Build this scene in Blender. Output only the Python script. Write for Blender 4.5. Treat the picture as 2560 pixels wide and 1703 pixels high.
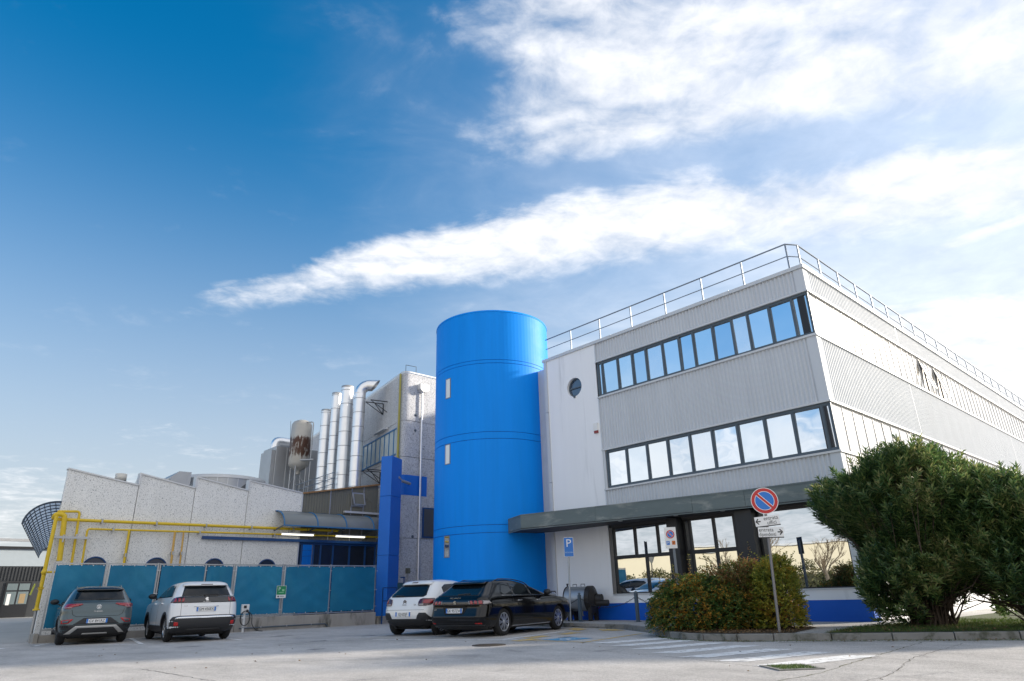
import bpy, bmesh, math, random
import numpy as np
from mathutils import Vector, Matrix
from mathutils.bvhtree import BVHTree
from mathutils.geometry import delaunay_2d_cdt

for o in list(bpy.data.objects):
    bpy.data.objects.remove(o)
SC = bpy.context.scene
COL = SC.collection
rnd = random.Random(7)
R = math.radians

# ------------------------------------------------------------------ camera, sky, sun, exposure
EYE = 0.964
AZ = R(47.0); PITCH = R(21.187); ROLL = R(-1.66)
_f = Vector((math.cos(AZ), math.sin(AZ), 0)); _r = Vector((math.sin(AZ), -math.cos(AZ), 0)); _z = Vector((0, 0, 1))
_fw = _f*math.cos(PITCH)+_z*math.sin(PITCH); _up = -_f*math.sin(PITCH)+_z*math.cos(PITCH)
_r2 = _r*math.cos(ROLL)+_up*math.sin(ROLL); _u2 = -_r*math.sin(ROLL)+_up*math.cos(ROLL)
camd = bpy.data.cameras.new('camera'); cam = bpy.data.objects.new('camera', camd); COL.objects.link(cam)
m = Matrix.Identity(4)
for i in range(3):
    m[i][0] = _r2[i]; m[i][1] = _u2[i]; m[i][2] = -_fw[i]
m[2][3] = EYE
cam.matrix_world = m
camd.sensor_width = 36.0; camd.lens = 36.0*1644.49/2560.0; camd.clip_start = 0.05; camd.clip_end = 3000
SC.camera = cam

SUN_DIR = Vector((0.875, -0.48, 0)).normalized(); SUN_EL = R(19)
sund = bpy.data.lights.new('sun', 'SUN'); sund.energy = 2.0; sund.angle = R(5); sund.color = (1.0, 0.90, 0.76)
sun = bpy.data.objects.new('sun', sund); COL.objects.link(sun)
sv = Vector((SUN_DIR.x*math.cos(SUN_EL), SUN_DIR.y*math.cos(SUN_EL), math.sin(SUN_EL)))
sun.rotation_euler = (-sv).to_track_quat('-Z', 'Y').to_euler()
sun.location = sv*80

world = bpy.data.worlds.new('World'); SC.world = world; world.use_nodes = True
WN = world.node_tree; WN.nodes.clear()

class NX:
    """small expression helper for shader Math nodes"""
    def __init__(s, nt, sock): s.nt = nt; s.k = sock
    def _op(s, op, *a):
        n = s.nt.nodes.new('ShaderNodeMath'); n.operation = op
        for i, v in enumerate((s,)+a):
            if isinstance(v, NX): s.nt.links.new(v.k, n.inputs[i])
            else: n.inputs[i].default_value = v
        return NX(s.nt, n.outputs[0])
    def __add__(s, b): return s._op('ADD', b)
    __radd__ = __add__
    def __sub__(s, b): return s._op('SUBTRACT', b)
    def __rsub__(s, b): return (s*-1.0)+b
    def __mul__(s, b): return s._op('MULTIPLY', b)
    __rmul__ = __mul__
    def __truediv__(s, b): return s._op('DIVIDE', b)
    def abs(s): return s._op('ABSOLUTE')
    def max(s, b): return s._op('MAXIMUM', b)
    def min(s, b): return s._op('MINIMUM', b)
    def pow(s, b): return s._op('POWER', b)
    def step(s, a, b):           # smoothstep a..b -> 0..1 (a may exceed b)
        n = s.nt.nodes.new('ShaderNodeMapRange'); n.interpolation_type = 'SMOOTHSTEP'
        s.nt.links.new(s.k, n.inputs[0]); inv = a > b
        n.inputs[1].default_value = min(a, b); n.inputs[2].default_value = max(a, b)
        n.inputs[3].default_value = 1.0 if inv else 0.0; n.inputs[4].default_value = 0.0 if inv else 1.0
        return NX(s.nt, n.outputs[0])

def noise_node(nt, vec, scale, detail=6, rough=0.55, dist=0.0, sc=(1, 1, 1), loc=(0, 0, 0), rot=(0, 0, 0)):
    mp = nt.nodes.new('ShaderNodeMapping'); mp.inputs['Scale'].default_value = sc
    mp.inputs['Location'].default_value = loc; mp.inputs['Rotation'].default_value = rot
    nt.links.new(vec, mp.inputs[0])
    n = nt.nodes.new('ShaderNodeTexNoise'); n.inputs['Scale'].default_value = scale
    n.inputs['Detail'].default_value = detail; n.inputs['Roughness'].default_value = rough; n.inputs['Distortion'].default_value = dist
    nt.links.new(mp.outputs[0], n.inputs['Vector'])
    return NX(nt, n.outputs[0])

def build_world():
    nt = WN; L = nt.links
    tc = nt.nodes.new('ShaderNodeTexCoord')
    sky = nt.nodes.new('ShaderNodeTexSky'); sky.sky_type = 'NISHITA'; sky.sun_disc = False
    sky.sun_elevation = SUN_EL; sky.sun_rotation = math.atan2(SUN_DIR.x, SUN_DIR.y)
    sky.air_density = 1.0; sky.dust_density = 1.2; sky.ozone_density = 3.0; sky.altitude = 0
    hs = nt.nodes.new('ShaderNodeHueSaturation'); hs.inputs['Saturation'].default_value = 1.40; hs.inputs['Hue'].default_value = 0.492; hs.inputs['Value'].default_value = 0.515
    L.new(sky.outputs[0], hs.inputs['Color'])
    rot = nt.nodes.new('ShaderNodeMapping'); rot.inputs['Rotation'].default_value = (0, 0, R(90)-AZ)
    L.new(tc.outputs['Generated'], rot.inputs[0])
    sp = nt.nodes.new('ShaderNodeSeparateXYZ'); L.new(rot.outputs[0], sp.inputs[0])
    x, y, z = (NX(nt, sp.outputs[i]) for i in range(3))
    zz = z.max(0.0)+0.1
    px = x/zz; py = y/zz
    cb = nt.nodes.new('ShaderNodeCombineXYZ'); L.new(px.k, cb.inputs[0]); L.new(py.k, cb.inputs[1]); v = cb.outputs[0]
    n1 = noise_node(nt, v, 1.2, 5, 0.6, 0.5)                                    # large lumps
    n2 = noise_node(nt, v, 3.4, 10, 0.58, 0.6, sc=(0.8, 1.3, 1), rot=(0, 0, R(18)))    # wisps
    n3 = noise_node(nt, v, 12.0, 9, 0.60, 0.35, sc=(1.0, 1.15, 1), rot=(0, 0, R(-35)))   # curdled puffs
    n4 = noise_node(nt, v, 7.0, 8, 0.62, 0.7, sc=(1.4, 0.65, 1), rot=(0, 0, R(-14)))    # fibres across the band
    fb = ((n1*0.20+n2*0.44+n3*0.24+n4*0.12)-0.5)/0.21+0.5
    warp = (n1-0.5)*0.20+(n2-0.5)*0.16
    # long band, faint at its left end and streaming off on its lower side
    d = (py+px*0.25-1.465+warp)
    wid = px.step(-1.2, 0.5)*0.10+0.125
    band = ((d/wid).step(-1.25, -0.25)*(d/wid).step(1.9, 0.1))*(px.step(-1.35, 0.1)*0.50+0.48)*px.step(-1.3, -0.75)
    # streak under its right end
    d2 = ((py+px*1.15-2.76+warp*0.5).abs()/0.075).step(1.4, 0.1)*px.step(0.9, 1.2)*0.92
    # bank low on the right
    d3 = (py+px*0.5-2.36+warp*0.9).step(-0.05, 0.14)*px.step(0.2, 0.9)*py.step(0.0, 0.6)
    # broad veil high on the right, curdled at its leading edge
    up = (px*0.85-py*0.06+0.27+(n1-0.5)*0.26).step(-0.12, 0.40)
    gap = (py+px*0.22-1.27+warp*1.0).step(0.05, -0.16)
    veil = up*gap*0.90
    # cloud low round the horizon and unseen cloud behind, thickened to brighten the shade
    rr = (px*px+py*py).pow(0.5)
    ring = (rr+(n1-0.5)*1.6).step(1.9, 4.5)*0.62
    side = (rr+(n1-0.5)*0.9).step(2.3, 3.1)*py.step(1.3, 0.3)*0.97        # bank low on the left, mirrored in the office glass
    back = (px*0.5-py*0.9+0.55+(n1-0.5)*1.6).step(0.0, 0.9)*0.98
    cov = band.max(d2).max(d3).max(veil).max(ring).max(side).max(back)
    dens = ((fb*0.9+cov*1.75-1.20)/1.35).max(0.0).min(1.0).step(0.0, 0.92)
    thin = (fb-0.62).step(0.0, 0.9)*0.16
    soft = (px*0.62+py*0.05+0.12+(n1-0.5)*0.5+(n2-0.5)*0.35).step(-0.15, 0.85)*0.62*(rr.step(0.6, 1.1))     # thin high veil on the sun's side
    dens = dens.max(thin)
    dens = dens+soft*(1.0-dens)
    # cloud colour: bright, a little greyer in the thick of it
    shade = ((n2-0.5)*0.45+(n3-0.5)*0.35+(n1-0.5)*0.25+1.0)
    cr = nt.nodes.new('ShaderNodeMix'); cr.data_type = 'RGBA'; cr.blend_type = 'MULTIPLY'; cr.inputs[0].default_value = 1.0
    cr.inputs[6].default_value = (CLOUD[0], CLOUD[1], CLOUD[2], 1)
    cc = nt.nodes.new('ShaderNodeCombineColor'); [L.new(shade.k, cc.inputs[i]) for i in range(3)]
    L.new(cc.outputs[0], cr.inputs[7])
    hz = nt.nodes.new('ShaderNodeMix'); hz.data_type = 'RGBA'        # pale haze thickening towards the horizon
    L.new((z.step(0.70, 0.0).pow(1.35)*0.90).k, hz.inputs[0]); L.new(hs.outputs[0], hz.inputs[6]); hz.inputs[7].default_value = (1.52, 1.56, 1.63, 1)
    mx = nt.nodes.new('ShaderNodeMix'); mx.data_type = 'RGBA'
    L.new((dens*0.88).k, mx.inputs[0]); L.new(hz.outputs[2], mx.inputs[6]); L.new(cr.outputs[2], mx.inputs[7])
    bg = nt.nodes.new('ShaderNodeBackground'); bg.inputs[1].default_value = SKY_STRENGTH
    L.new(mx.outputs[2], bg.inputs[0])
    out = nt.nodes.new('ShaderNodeOutputWorld'); L.new(bg.outputs[0], out.inputs[0])
SKY_STRENGTH = 0.12
CLOUD = (2.62, 2.60, 2.62)
build_world()
SC.view_settings.view_transform = 'Standard'; SC.view_settings.look = 'None'
SC.view_settings.exposure = 1.86; SC.view_settings.gamma = 1.0; SC.view_settings.use_curve_mapping = False
SC.render.engine = 'CYCLES'

# ------------------------------------------------------------------ materials
MATS = {}
def mat(name, col, rough=0.6, metal=0.0, var=0.0, vscale=3.0, bump=0.0, bscale=40.0, spec=0.5, col2=None, c2thr=(0.45, 0.7), c2scale=2.0,
        coat=0.0, emit=0.0, stretch=(1, 1, 1), island=0.0, rvar=0.0, trans=0.0, orand=0.0):
    if name in MATS: return MATS[name]
    mt = bpy.data.materials.new(name); mt.use_nodes = True; nt = mt.node_tree; b = nt.nodes['Principled BSDF']; L = nt.links
    b.inputs['Roughness'].default_value = rough; b.inputs['Metallic'].default_value = metal; b.inputs['Specular IOR Level'].default_value = spec
    b.inputs['Coat Weight'].default_value = coat; b.inputs['Coat Roughness'].default_value = 0.05
    if trans: b.inputs['Transmission Weight'].default_value = trans
    tc = nt.nodes.new('ShaderNodeTexCoord'); v = tc.outputs['Object']
    c4 = (col[0], col[1], col[2], 1); cur = None
    if col2 is not None:
        n = noise_node(nt, v, c2scale, 7, 0.62, 0.3, sc=stretch)
        f = n.step(*c2thr)
        mx = nt.nodes.new('ShaderNodeMix'); mx.data_type = 'RGBA'; L.new(f.k, mx.inputs[0])
        mx.inputs[6].default_value = c4; mx.inputs[7].default_value = (*col2, 1); cur = mx.outputs[2]
    if var or island or orand:
        val = None
        if var:
            val = (noise_node(nt, v, vscale, 6, 0.6, 0.0, sc=stretch)-0.5)*(2*var)+1.0
        if island:
            g = nt.nodes.new('ShaderNodeNewGeometry')
            k = (NX(nt, g.outputs['Random Per Island'])-0.5)*(2*island)+1.0
            val = k if val is None else val*k
        if orand:
            oi = nt.nodes.new('ShaderNodeObjectInfo'); k = (NX(nt, oi.outputs['Random'])-0.5)*(2*orand)+1.0
            val = k if val is None else val*k
        hs = nt.nodes.new('ShaderNodeHueSaturation'); L.new(val.k, hs.inputs['Value'])
        if cur is not None: L.new(cur, hs.inputs['Color'])
        else: hs.inputs['Color'].default_value = c4
        cur = hs.outputs[0]
    if cur is not None: L.new(cur, b.inputs['Base Color'])
    else: b.inputs['Base Color'].default_value = c4
    if rvar:
        L.new(((noise_node(nt, v, vscale*1.7, 5, 0.6)-0.5)*(2*rvar)+rough).k, b.inputs['Roughness'])
    if bump:
        bp = nt.nodes.new('ShaderNodeBump'); bp.inputs['Strength'].default_value = bump; bp.inputs['Distance'].default_value = 0.02
        L.new(noise_node(nt, v, bscale, 4, 0.6).k, bp.inputs['Height']); L.new(bp.outputs[0], b.inputs['Normal'])
    if emit:
        b.inputs['Emission Color'].default_value = c4; b.inputs['Emission Strength'].default_value = emit
    MATS[name] = mt
    return mt

def asphalt_mat(name, base, tint):
    mt = bpy.data.materials.new(name); mt.use_nodes = True; nt = mt.node_tree; b = nt.nodes['Principled BSDF']; L = nt.links
    v = nt.nodes.new('ShaderNodeTexCoord').outputs['Object']
    big = noise_node(nt, v, 0.22, 5, 0.6, 0.6); mid = noise_node(nt, v, 1.6, 6, 0.65, 0.4, sc=(1, 0.45, 1), rot=(0, 0, R(43)))
    fine = noise_node(nt, v, 55, 3, 0.75); grit = noise_node(nt, v, 160, 2, 0.8)
    med = noise_node(nt, v, 9, 5, 0.7, 0.5); peb = noise_node(nt, v, 28, 2, 0.6)
    val = (big-0.5)*0.8+(mid-0.5)*0.75+(med-0.5)*0.55+(peb-0.5)*0.8+(fine-0.5)*1.2+(grit-0.5)*1.1+1.0
    hs = nt.nodes.new('ShaderNodeHueSaturation'); hs.inputs['Color'].default_value = (*base, 1); L.new(val.k, hs.inputs['Value'])
    mx = nt.nodes.new('ShaderNodeMix'); mx.data_type = 'RGBA'; mx.blend_type = 'MULTIPLY'
    stain = noise_node(nt, v, 0.6, 8, 0.7, 1.0, loc=(3, 1, 0)).step(0.60, 0.74)
    L.new((stain*0.8).k, mx.inputs[0]); L.new(hs.outputs[0], mx.inputs[6]); mx.inputs[7].default_value = (*tint, 1)
    L.new(mx.outputs[2], b.inputs['Base Color'])
    b.inputs['Roughness'].default_value = 0.86; b.inputs['Specular IOR Level'].default_value = 0.3
    bp = nt.nodes.new('ShaderNodeBump'); bp.inputs['Strength'].default_value = 0.4; bp.inputs['Distance'].default_value = 0.02
    L.new((fine*0.6+grit*0.5).k, bp.inputs['Height']); L.new(bp.outputs[0], b.inputs['Normal'])
    MATS[name] = mt; return mt

def stipple_mat(name, base, dark, dens=0.5):
    """exposed aggregate concrete: pale ground with dark pebbles"""
    mt = bpy.data.materials.new(name); mt.use_nodes = True; nt = mt.node_tree; b = nt.nodes['Principled BSDF']; L = nt.links
    v = nt.nodes.new('ShaderNodeTexCoord').outputs['Object']
    a = noise_node(nt, v, 29, 4, 0.75, 0.9, sc=(1, 1, 0.8)); a2 = noise_node(nt, v, 70, 3, 0.7)
    big = noise_node(nt, v, 0.45, 5, 0.6, 0.3); st = noise_node(nt, v, 1.6, 6, 0.65, 0.2, sc=(2.2, 2.2, 0.25))
    f = (a+(a2-0.5)*0.35).step(dens, dens+0.13)
    mx = nt.nodes.new('ShaderNodeMix'); mx.data_type = 'RGBA'; L.new(f.k, mx.inputs[0])
    mx.inputs[6].default_value = (*base, 1); mx.inputs[7].default_value = (*dark, 1)
    hs = nt.nodes.new('ShaderNodeHueSaturation'); L.new(mx.outputs[2], hs.inputs['Color'])
    L.new(((big-0.5)*0.16+(st-0.5)*0.26+(a2-0.5)*0.3+1.0).k, hs.inputs['Value'])
    L.new(hs.outputs[0], b.inputs['Base Color']); b.inputs['Roughness'].default_value = 0.85
    bp = nt.nodes.new('ShaderNodeBump'); bp.inputs['Strength'].default_value = 0.5; bp.inputs['Distance'].default_value = 0.02
    L.new((a*-1.0+a2*0.4).k, bp.inputs['Height']); L.new(bp.outputs[0], b.inputs['Normal'])
    MATS[name] = mt; return mt

def leaf_mat(name, cols, rough=0.45, nscale=1.2, trans=0.25, spec=0.5):
    """leaf colour picked per leaf, drifting over the plant"""
    mt = bpy.data.materials.new(name); mt.use_nodes = True; nt = mt.node_tree; b = nt.nodes['Principled BSDF']; L = nt.links
    v = nt.nodes.new('ShaderNodeTexCoord').outputs['Object']
    g = nt.nodes.new('ShaderNodeNewGeometry'); k = NX(nt, g.outputs['Random Per Island'])
    n = noise_node(nt, v, nscale, 4, 0.6, 0.3)
    f = (n-0.5)*2.0+(k-0.5)*0.75+0.5
    cr = nt.nodes.new('ShaderNodeValToRGB'); e = cr.color_ramp.elements
    for i, (p, c) in enumerate(cols):
        if i < 2: e[i].position = p; e[i].color = (*c, 1)
        else: q = e.new(p); q.color = (*c, 1)
    L.new(f.k, cr.inputs[0]); L.new(cr.outputs[0], b.inputs['Base Color'])
    b.inputs['Roughness'].default_value = rough; b.inputs['Specular IOR Level'].default_value = spec
    if trans:
        tr = nt.nodes.new('ShaderNodeBsdfTranslucent'); L.new(cr.outputs[0], tr.inputs[0])
        ms = nt.nodes.new('ShaderNodeMixShader'); ms.inputs[0].default_value = trans
        L.new(b.outputs[0], ms.inputs[1]); L.new(tr.outputs[0], ms.inputs[2])
        L.new(ms.outputs[0], nt.nodes['Material Output'].inputs[0])
    MATS[name] = mt; return mt

def glass_mat(name, col, wob=0.012, rough=0.02, scale=0.8, seed=0):
    """solar-film glazing: mirror-like, faintly wavy"""
    mt = bpy.data.materials.new(name); mt.use_nodes = True; nt = mt.node_tree; b = nt.nodes['Principled BSDF']; L = nt.links
    b.inputs['Base Color'].default_value = (*col, 1); b.inputs['Metallic'].default_value = 1.0; b.inputs['Roughness'].default_value = rough
    v = nt.nodes.new('ShaderNodeTexCoord').outputs['Object']
    bp = nt.nodes.new('ShaderNodeBump'); bp.inputs['Strength'].default_value = 1.0; bp.inputs['Distance'].default_value = wob
    L.new(noise_node(nt, v, scale, 2, 0.4, loc=(seed, seed*2, 0)).k, bp.inputs['Height']); L.new(bp.outputs[0], b.inputs['Normal'])
    MATS[name] = mt; return mt

# ------------------------------------------------------------------ mesh helpers
class MB:
    def __init__(s): s.v = []; s.f = []; s.sm = []
    def add(s, vs, fs, smooth=False):
        n = len(s.v); s.v += [tuple(x) for x in vs]
        s.f += [tuple(i+n for i in f) for f in fs]; s.sm += [smooth]*len(fs); return s
    def box(s, x0, x1, y0, y1, z0, z1):
        return s.add([(x, y, z) for z in (z0, z1) for y in (y0, y1) for x in (x0, x1)],
                     [(0, 2, 3, 1), (4, 5, 7, 6), (0, 1, 5, 4), (2, 6, 7, 3), (0, 4, 6, 2), (1, 3, 7, 5)])
    def obox(s, c, ax, ay, az):      # centre and three half-axis vectors
        c, ax, ay, az = map(Vector, (c, ax, ay, az))
        vs = [c+ax*i+ay*j+az*k for k in (-1, 1) for j in (-1, 1) for i in (-1, 1)]
        return s.add(vs, [(0, 2, 3, 1), (4, 5, 7, 6), (0, 1, 5, 4), (2, 6, 7, 3), (0, 4, 6, 2), (1, 3, 7, 5)])
    def bar(s, a, b, w, h, up=(0, 0, 1)):
        a, b = Vector(a), Vector(b); d = (b-a); l = d.length; d.normalize(); u = Vector(up)
        sd = d.cross(u)
        if sd.length < 1e-4: sd = d.cross(Vector((1, 0, 0)))
        sd.normalize(); u = sd.cross(d)
        return s.obox((a+b)/2, d*l/2, sd*w/2, u*h/2)
    def prism(s, poly, z0, z1):
        n = len(poly); vs = [(p[0], p[1], z0) for p in poly]+[(p[0], p[1], z1) for p in poly]
        fs = [tuple(range(n))[::-1], tuple(range(n, 2*n))]+[(i, (i+1) % n, n+(i+1) % n, n+i) for i in range(n)]
        return s.add(vs, fs)
    def extr(s, poly3, d):           # planar polygon of 3d points, extruded by vector d
        n = len(poly3); d = Vector(d); vs = [Vector(p) for p in poly3]+[Vector(p)+d for p in poly3]
        fs = [tuple(range(n))[::-1], tuple(range(n, 2*n))]+[(i, (i+1) % n, n+(i+1) % n, n+i) for i in range(n)]
        return s.add(vs, fs)
    def tube(s, pts, r, n=8, caps=True, smooth=True):
        pts = [Vector(p) for p in pts]; rs = r if isinstance(r, (list, tuple)) else [r]*len(pts)
        vs = []; ref = None
        for i, p in enumerate(pts):
            t = (pts[min(i+1, len(pts)-1)]-pts[max(i-1, 0)]).normalized()
            if ref is None:
                ref = t.cross(Vector((0, 0, 1)))
                if ref.length < 1e-3: ref = t.cross(Vector((1, 0, 0)))
            a = (ref-t*ref.dot(t)).normalized(); b = t.cross(a); ref = a
            for k in range(n):
                q = 2*math.pi*k/n; vs.append(p+(a*math.cos(q)+b*math.sin(q))*rs[i])
        fs = [(i*n+k, i*n+(k+1) % n, (i+1)*n+(k+1) % n, (i+1)*n+k) for i in range(len(pts)-1) for k in range(n)]
        s.add(vs, fs, smooth)
        if caps: s.add(vs[:n], [tuple(range(n))[::-1]]); s.add(vs[-n:], [tuple(range(n))])
        return s
    def lathe(s, prof, o=(0, 0, 0), ax='z', n=32, smooth=True, closed=False, ell=(1, 1)):
        vs = []
        for r, h in prof:
            for k in range(n):
                q = 2*math.pi*k/n; a, b = r*math.cos(q)*ell[0], r*math.sin(q)*ell[1]
                p = {'z': (a, b, h), 'x': (h, a, b), 'y': (b, h, a)}[ax]
                vs.append((p[0]+o[0], p[1]+o[1], p[2]+o[2]))
        m = len(prof); fs = [(i*n+k, i*n+(k+1) % n, (i+1)*n+(k+1) % n, (i+1)*n+k) for i in range(m-1) for k in range(n)]
        if closed: fs += [((m-1)*n+k, (m-1)*n+(k+1) % n, (k+1) % n, k) for k in range(n)]
        return s.add(vs, fs, smooth)
    def mesh(s, name):
        me = bpy.data.meshes.new(name); me.from_pydata(s.v, [], s.f); me.update()
        me.polygons.foreach_set('use_smooth', s.sm); return me
    def build(s, name, material, parent=None, local=False, bevel=0.0):
        return obj(name, s.mesh(name), material, parent, local, bevel)

PM = {}
def obj(name, me, material, parent=None, local=False, bevel=0.0):
    o = bpy.data.objects.new(name, me); COL.objects.link(o)
    if material is not None and not me.materials: me.materials.append(material)
    if parent is not None:
        o.parent = parent
        if not local and parent.name in PM: o.matrix_parent_inverse = PM[parent.name]
    if bevel:
        md = o.modifiers.new('bevel', 'BEVEL'); md.width = bevel; md.segments = 2; md.limit_method = 'ANGLE'
    return o
def thing(name, label, cat, loc=(0, 0, 0), rotz=0.0, group=None):
    o = bpy.data.objects.new(name, None); COL.objects.link(o); o.empty_display_size = 0.3
    o.location = loc; o.rotation_euler = (0, 0, rotz); o['label'] = label; o['category'] = cat
    if group: o['group'] = group
    PM[o.name] = (Matrix.Translation(loc) @ Matrix.Rotation(rotz, 4, 'Z')).inverted()
    return o
def tag(o, label, cat, group=None):
    o['label'] = label; o['category'] = cat
    if group: o['group'] = group
    return o
def struct(o): o['kind'] = 'structure'; return o
def stuff(o): o['kind'] = 'stuff'; return o

def text_mesh(txt, size, depth=0.0, align='CENTER', stretch=1.0):
    cu = bpy.data.curves.new('txt', 'FONT'); cu.body = txt; cu.size = size; cu.extrude = depth; cu.align_x = align; cu.align_y = 'CENTER'
    cu.resolution_u = 3; cu.offset = 0.0
    o = bpy.data.objects.new('txt', cu); COL.objects.link(o)
    dg = bpy.context.evaluated_depsgraph_get(); me = bpy.data.meshes.new_from_object(o.evaluated_get(dg))
    bpy.data.objects.remove(o); bpy.data.curves.remove(cu)
    if stretch != 1.0:
        for v in me.vertices: v.co.x *= stretch
    me.materials.clear(); return me
def text(name, txt, size, material, parent, o, ex, ey, depth=0.001, align='CENTER', local=True, stretch=1.0):
    me = text_mesh(txt, size, depth, align, stretch); ex = Vector(ex).normalized(); ey = Vector(ey).normalized(); ez = ex.cross(ey)
    M = Matrix(((ex.x, ey.x, ez.x, o[0]), (ex.y, ey.y, ez.y, o[1]), (ex.z, ey.z, ez.z, o[2]), (0, 0, 0, 1))); me.transform(M)
    return obj(name, me, material, parent, local)

# ------------------------------------------------------------------ palette
M_asph = asphalt_mat('asphalt', (0.455, 0.435, 0.415), (0.45, 0.46, 0.48))
M_pave = asphalt_mat('pavement', (0.40, 0.39, 0.38), (0.6, 0.6, 0.6))
M_conc = mat('concrete', (0.34, 0.32, 0.29), 0.85, var=0.25, vscale=2.0, bump=0.3, bscale=60, col2=(0.075, 0.075, 0.06), c2thr=(0.5, 0.68), c2scale=1.1, stretch=(1.6, 1.6, 0.5))
M_kerb = mat('kerb concrete', (0.22, 0.215, 0.2), 0.85, var=0.3, vscale=4, bump=0.4, bscale=50, col2=(0.06, 0.065, 0.04), c2thr=(0.5, 0.7), c2scale=3)
M_blue = mat('tower blue paint', (0.0, 0.265, 0.88), 0.55, var=0.15, vscale=1.1, stretch=(1.8, 1.8, 0.14), rvar=0.08, spec=0.18)
M_blue_dk = mat('seam blue', (0.0, 0.07, 0.34), 0.6)
M_plinth = mat('plinth blue paint', (0.0, 0.105, 0.56), 0.5, var=0.12, vscale=1.5)
M_column = mat('column blue paint', (0.0, 0.15, 0.62), 0.5, var=0.08, vscale=1.0)
M_white = mat('white render', (0.88, 0.89, 0.91), 0.75, var=0.06, vscale=0.9, bump=0.08, bscale=90, stretch=(2.2, 2.2, 0.22), col2=(0.66, 0.67, 0.69), c2thr=(0.56, 0.80), c2scale=1.3)
M_clad = mat('grey steel cladding', (0.57, 0.605, 0.65), 0.65, spec=0.25, var=0.08, vscale=1.2, stretch=(2, 2, 0.2), rvar=0.06)
M_cladtrim = mat('pale steel trim', (0.60, 0.61, 0.62), 0.45, metal=0.2, var=0.10, vscale=2)
M_frame = mat('slate window frame', (0.075, 0.105, 0.135), 0.45, var=0.1)
M_frame_sun = mat('sunlit window frame', (0.42, 0.42, 0.42), 0.45, metal=0.3)  # side facade frames, sunlight put into a paler colour
M_rail = mat('galvanised rail', (0.24, 0.28, 0.33), 0.5, metal=0.5, var=0.12, vscale=3)
M_canopy = mat('weathered canopy steel', (0.12, 0.155, 0.16), 0.55, var=0.25, vscale=1.6, col2=(0.25, 0.275, 0.26), c2thr=(0.50, 0.72), c2scale=1.8, stretch=(1, 0.6, 2.2), bump=0.05)
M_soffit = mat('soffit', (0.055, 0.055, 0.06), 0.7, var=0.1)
M_dark = mat('black steel', (0.014, 0.015, 0.018), 0.45)
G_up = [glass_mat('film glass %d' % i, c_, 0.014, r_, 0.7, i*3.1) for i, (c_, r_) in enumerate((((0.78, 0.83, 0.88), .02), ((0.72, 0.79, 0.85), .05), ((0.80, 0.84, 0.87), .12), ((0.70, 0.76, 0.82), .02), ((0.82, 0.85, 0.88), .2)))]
G_low = glass_mat('shopfront glass', (0.60, 0.64, 0.68), 0.003, 0.01, 0.7)
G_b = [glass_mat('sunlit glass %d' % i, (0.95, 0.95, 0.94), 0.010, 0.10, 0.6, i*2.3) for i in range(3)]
M_blind = mat('dark interior', (0.018, 0.022, 0.03), 0.15, spec=0.6)
M_stip = stipple_mat('aggregate panel', (0.84, 0.84, 0.82), (0.22, 0.235, 0.235), 0.525)
M_stip2 = stipple_mat('grey aggregate wall', (0.60, 0.61, 0.63), (0.14, 0.15, 0.165), 0.50)
M_galv = mat('galvanised sheet', (0.42, 0.43, 0.44), 0.42, metal=0.55, var=0.22, vscale=1.4, stretch=(1, 1, 0.35), rvar=0.1)
M_steel = mat('bright stainless', (0.86, 0.86, 0.86), 0.36, metal=0.95, var=0.08, vscale=2.0, bump=0.04, bscale=3, rvar=0.08)
M_yellow = mat('gas yellow paint', (0.72, 0.50, 0.018), 0.42, var=0.14, vscale=5, col2=(0.45, 0.30, 0.05), c2thr=(0.62, 0.8), c2scale=3)
M_ochre = mat('faded ochre paint', (0.62, 0.38, 0.10), 0.5, var=0.14, vscale=5)
M_screen = mat('blue screen sheet', (0.008, 0.155, 0.285), 0.5, var=0.16, vscale=1.3, bump=0.5, bscale=1.6, col2=(0.02, 0.20, 0.33), c2thr=(0.45, 0.75), c2scale=0.9, spec=0.35, orand=0.10)
M_tan = mat('aged translucent panel', (0.150, 0.148, 0.118), 0.5, var=0.25, vscale=2.5, stretch=(3, 3, 0.25))
M_rust = mat('rusty edge', (0.30, 0.17, 0.075), 0.8, var=0.35, vscale=6)
M_bframe = mat('blue window frame', (0.008, 0.060, 0.20), 0.45)
M_poly = mat('canopy polycarbonate', (0.20, 0.215, 0.21), 0.30, var=0.2, vscale=1.2, spec=0.5)
M_wpaint = mat('white road paint', (0.80, 0.80, 0.79), 0.8, var=0.10, vscale=12, col2=(0.46, 0.45, 0.44), c2thr=(0.50, 0.64), c2scale=7, bump=0.4, bscale=120)
M_ypaint = mat('yellow road paint', (0.62, 0.43, 0.15), 0.8, var=0.15, vscale=12, col2=(0.38, 0.35, 0.29), c2thr=(0.48, 0.62), c2scale=6, bump=0.4, bscale=120)
M_bpaint = mat('blue road paint', (0.06, 0.30, 0.52), 0.8, var=0.15, vscale=12, col2=(0.36, 0.37, 0.38), c2thr=(0.5, 0.62), c2scale=6)
M_soil = mat('soil and litter', (0.055, 0.040, 0.025), 0.95, var=0.4, vscale=14, bump=1.0, bscale=40, col2=(0.11, 0.07, 0.03), c2thr=(0.45, 0.65), c2scale=16)
M_turf = mat('turf soil', (0.05, 0.065, 0.022), 0.95, var=0.3, vscale=6, bump=0.8, bscale=60)
M_signw = mat('sign white', (0.80, 0.80, 0.79), 0.4, var=0.05)
M_signb = mat('sign blue', (0.012, 0.17, 0.58), 0.35)
M_signr = mat('sign red', (0.52, 0.025, 0.025), 0.4)
M_signk = mat('sign black', (0.012, 0.012, 0.014), 0.5)
M_signo = mat('sign orange', (0.62, 0.16, 0.02), 0.4)
M_signg = mat('sign green', (0.02, 0.26, 0.10), 0.4)
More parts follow.
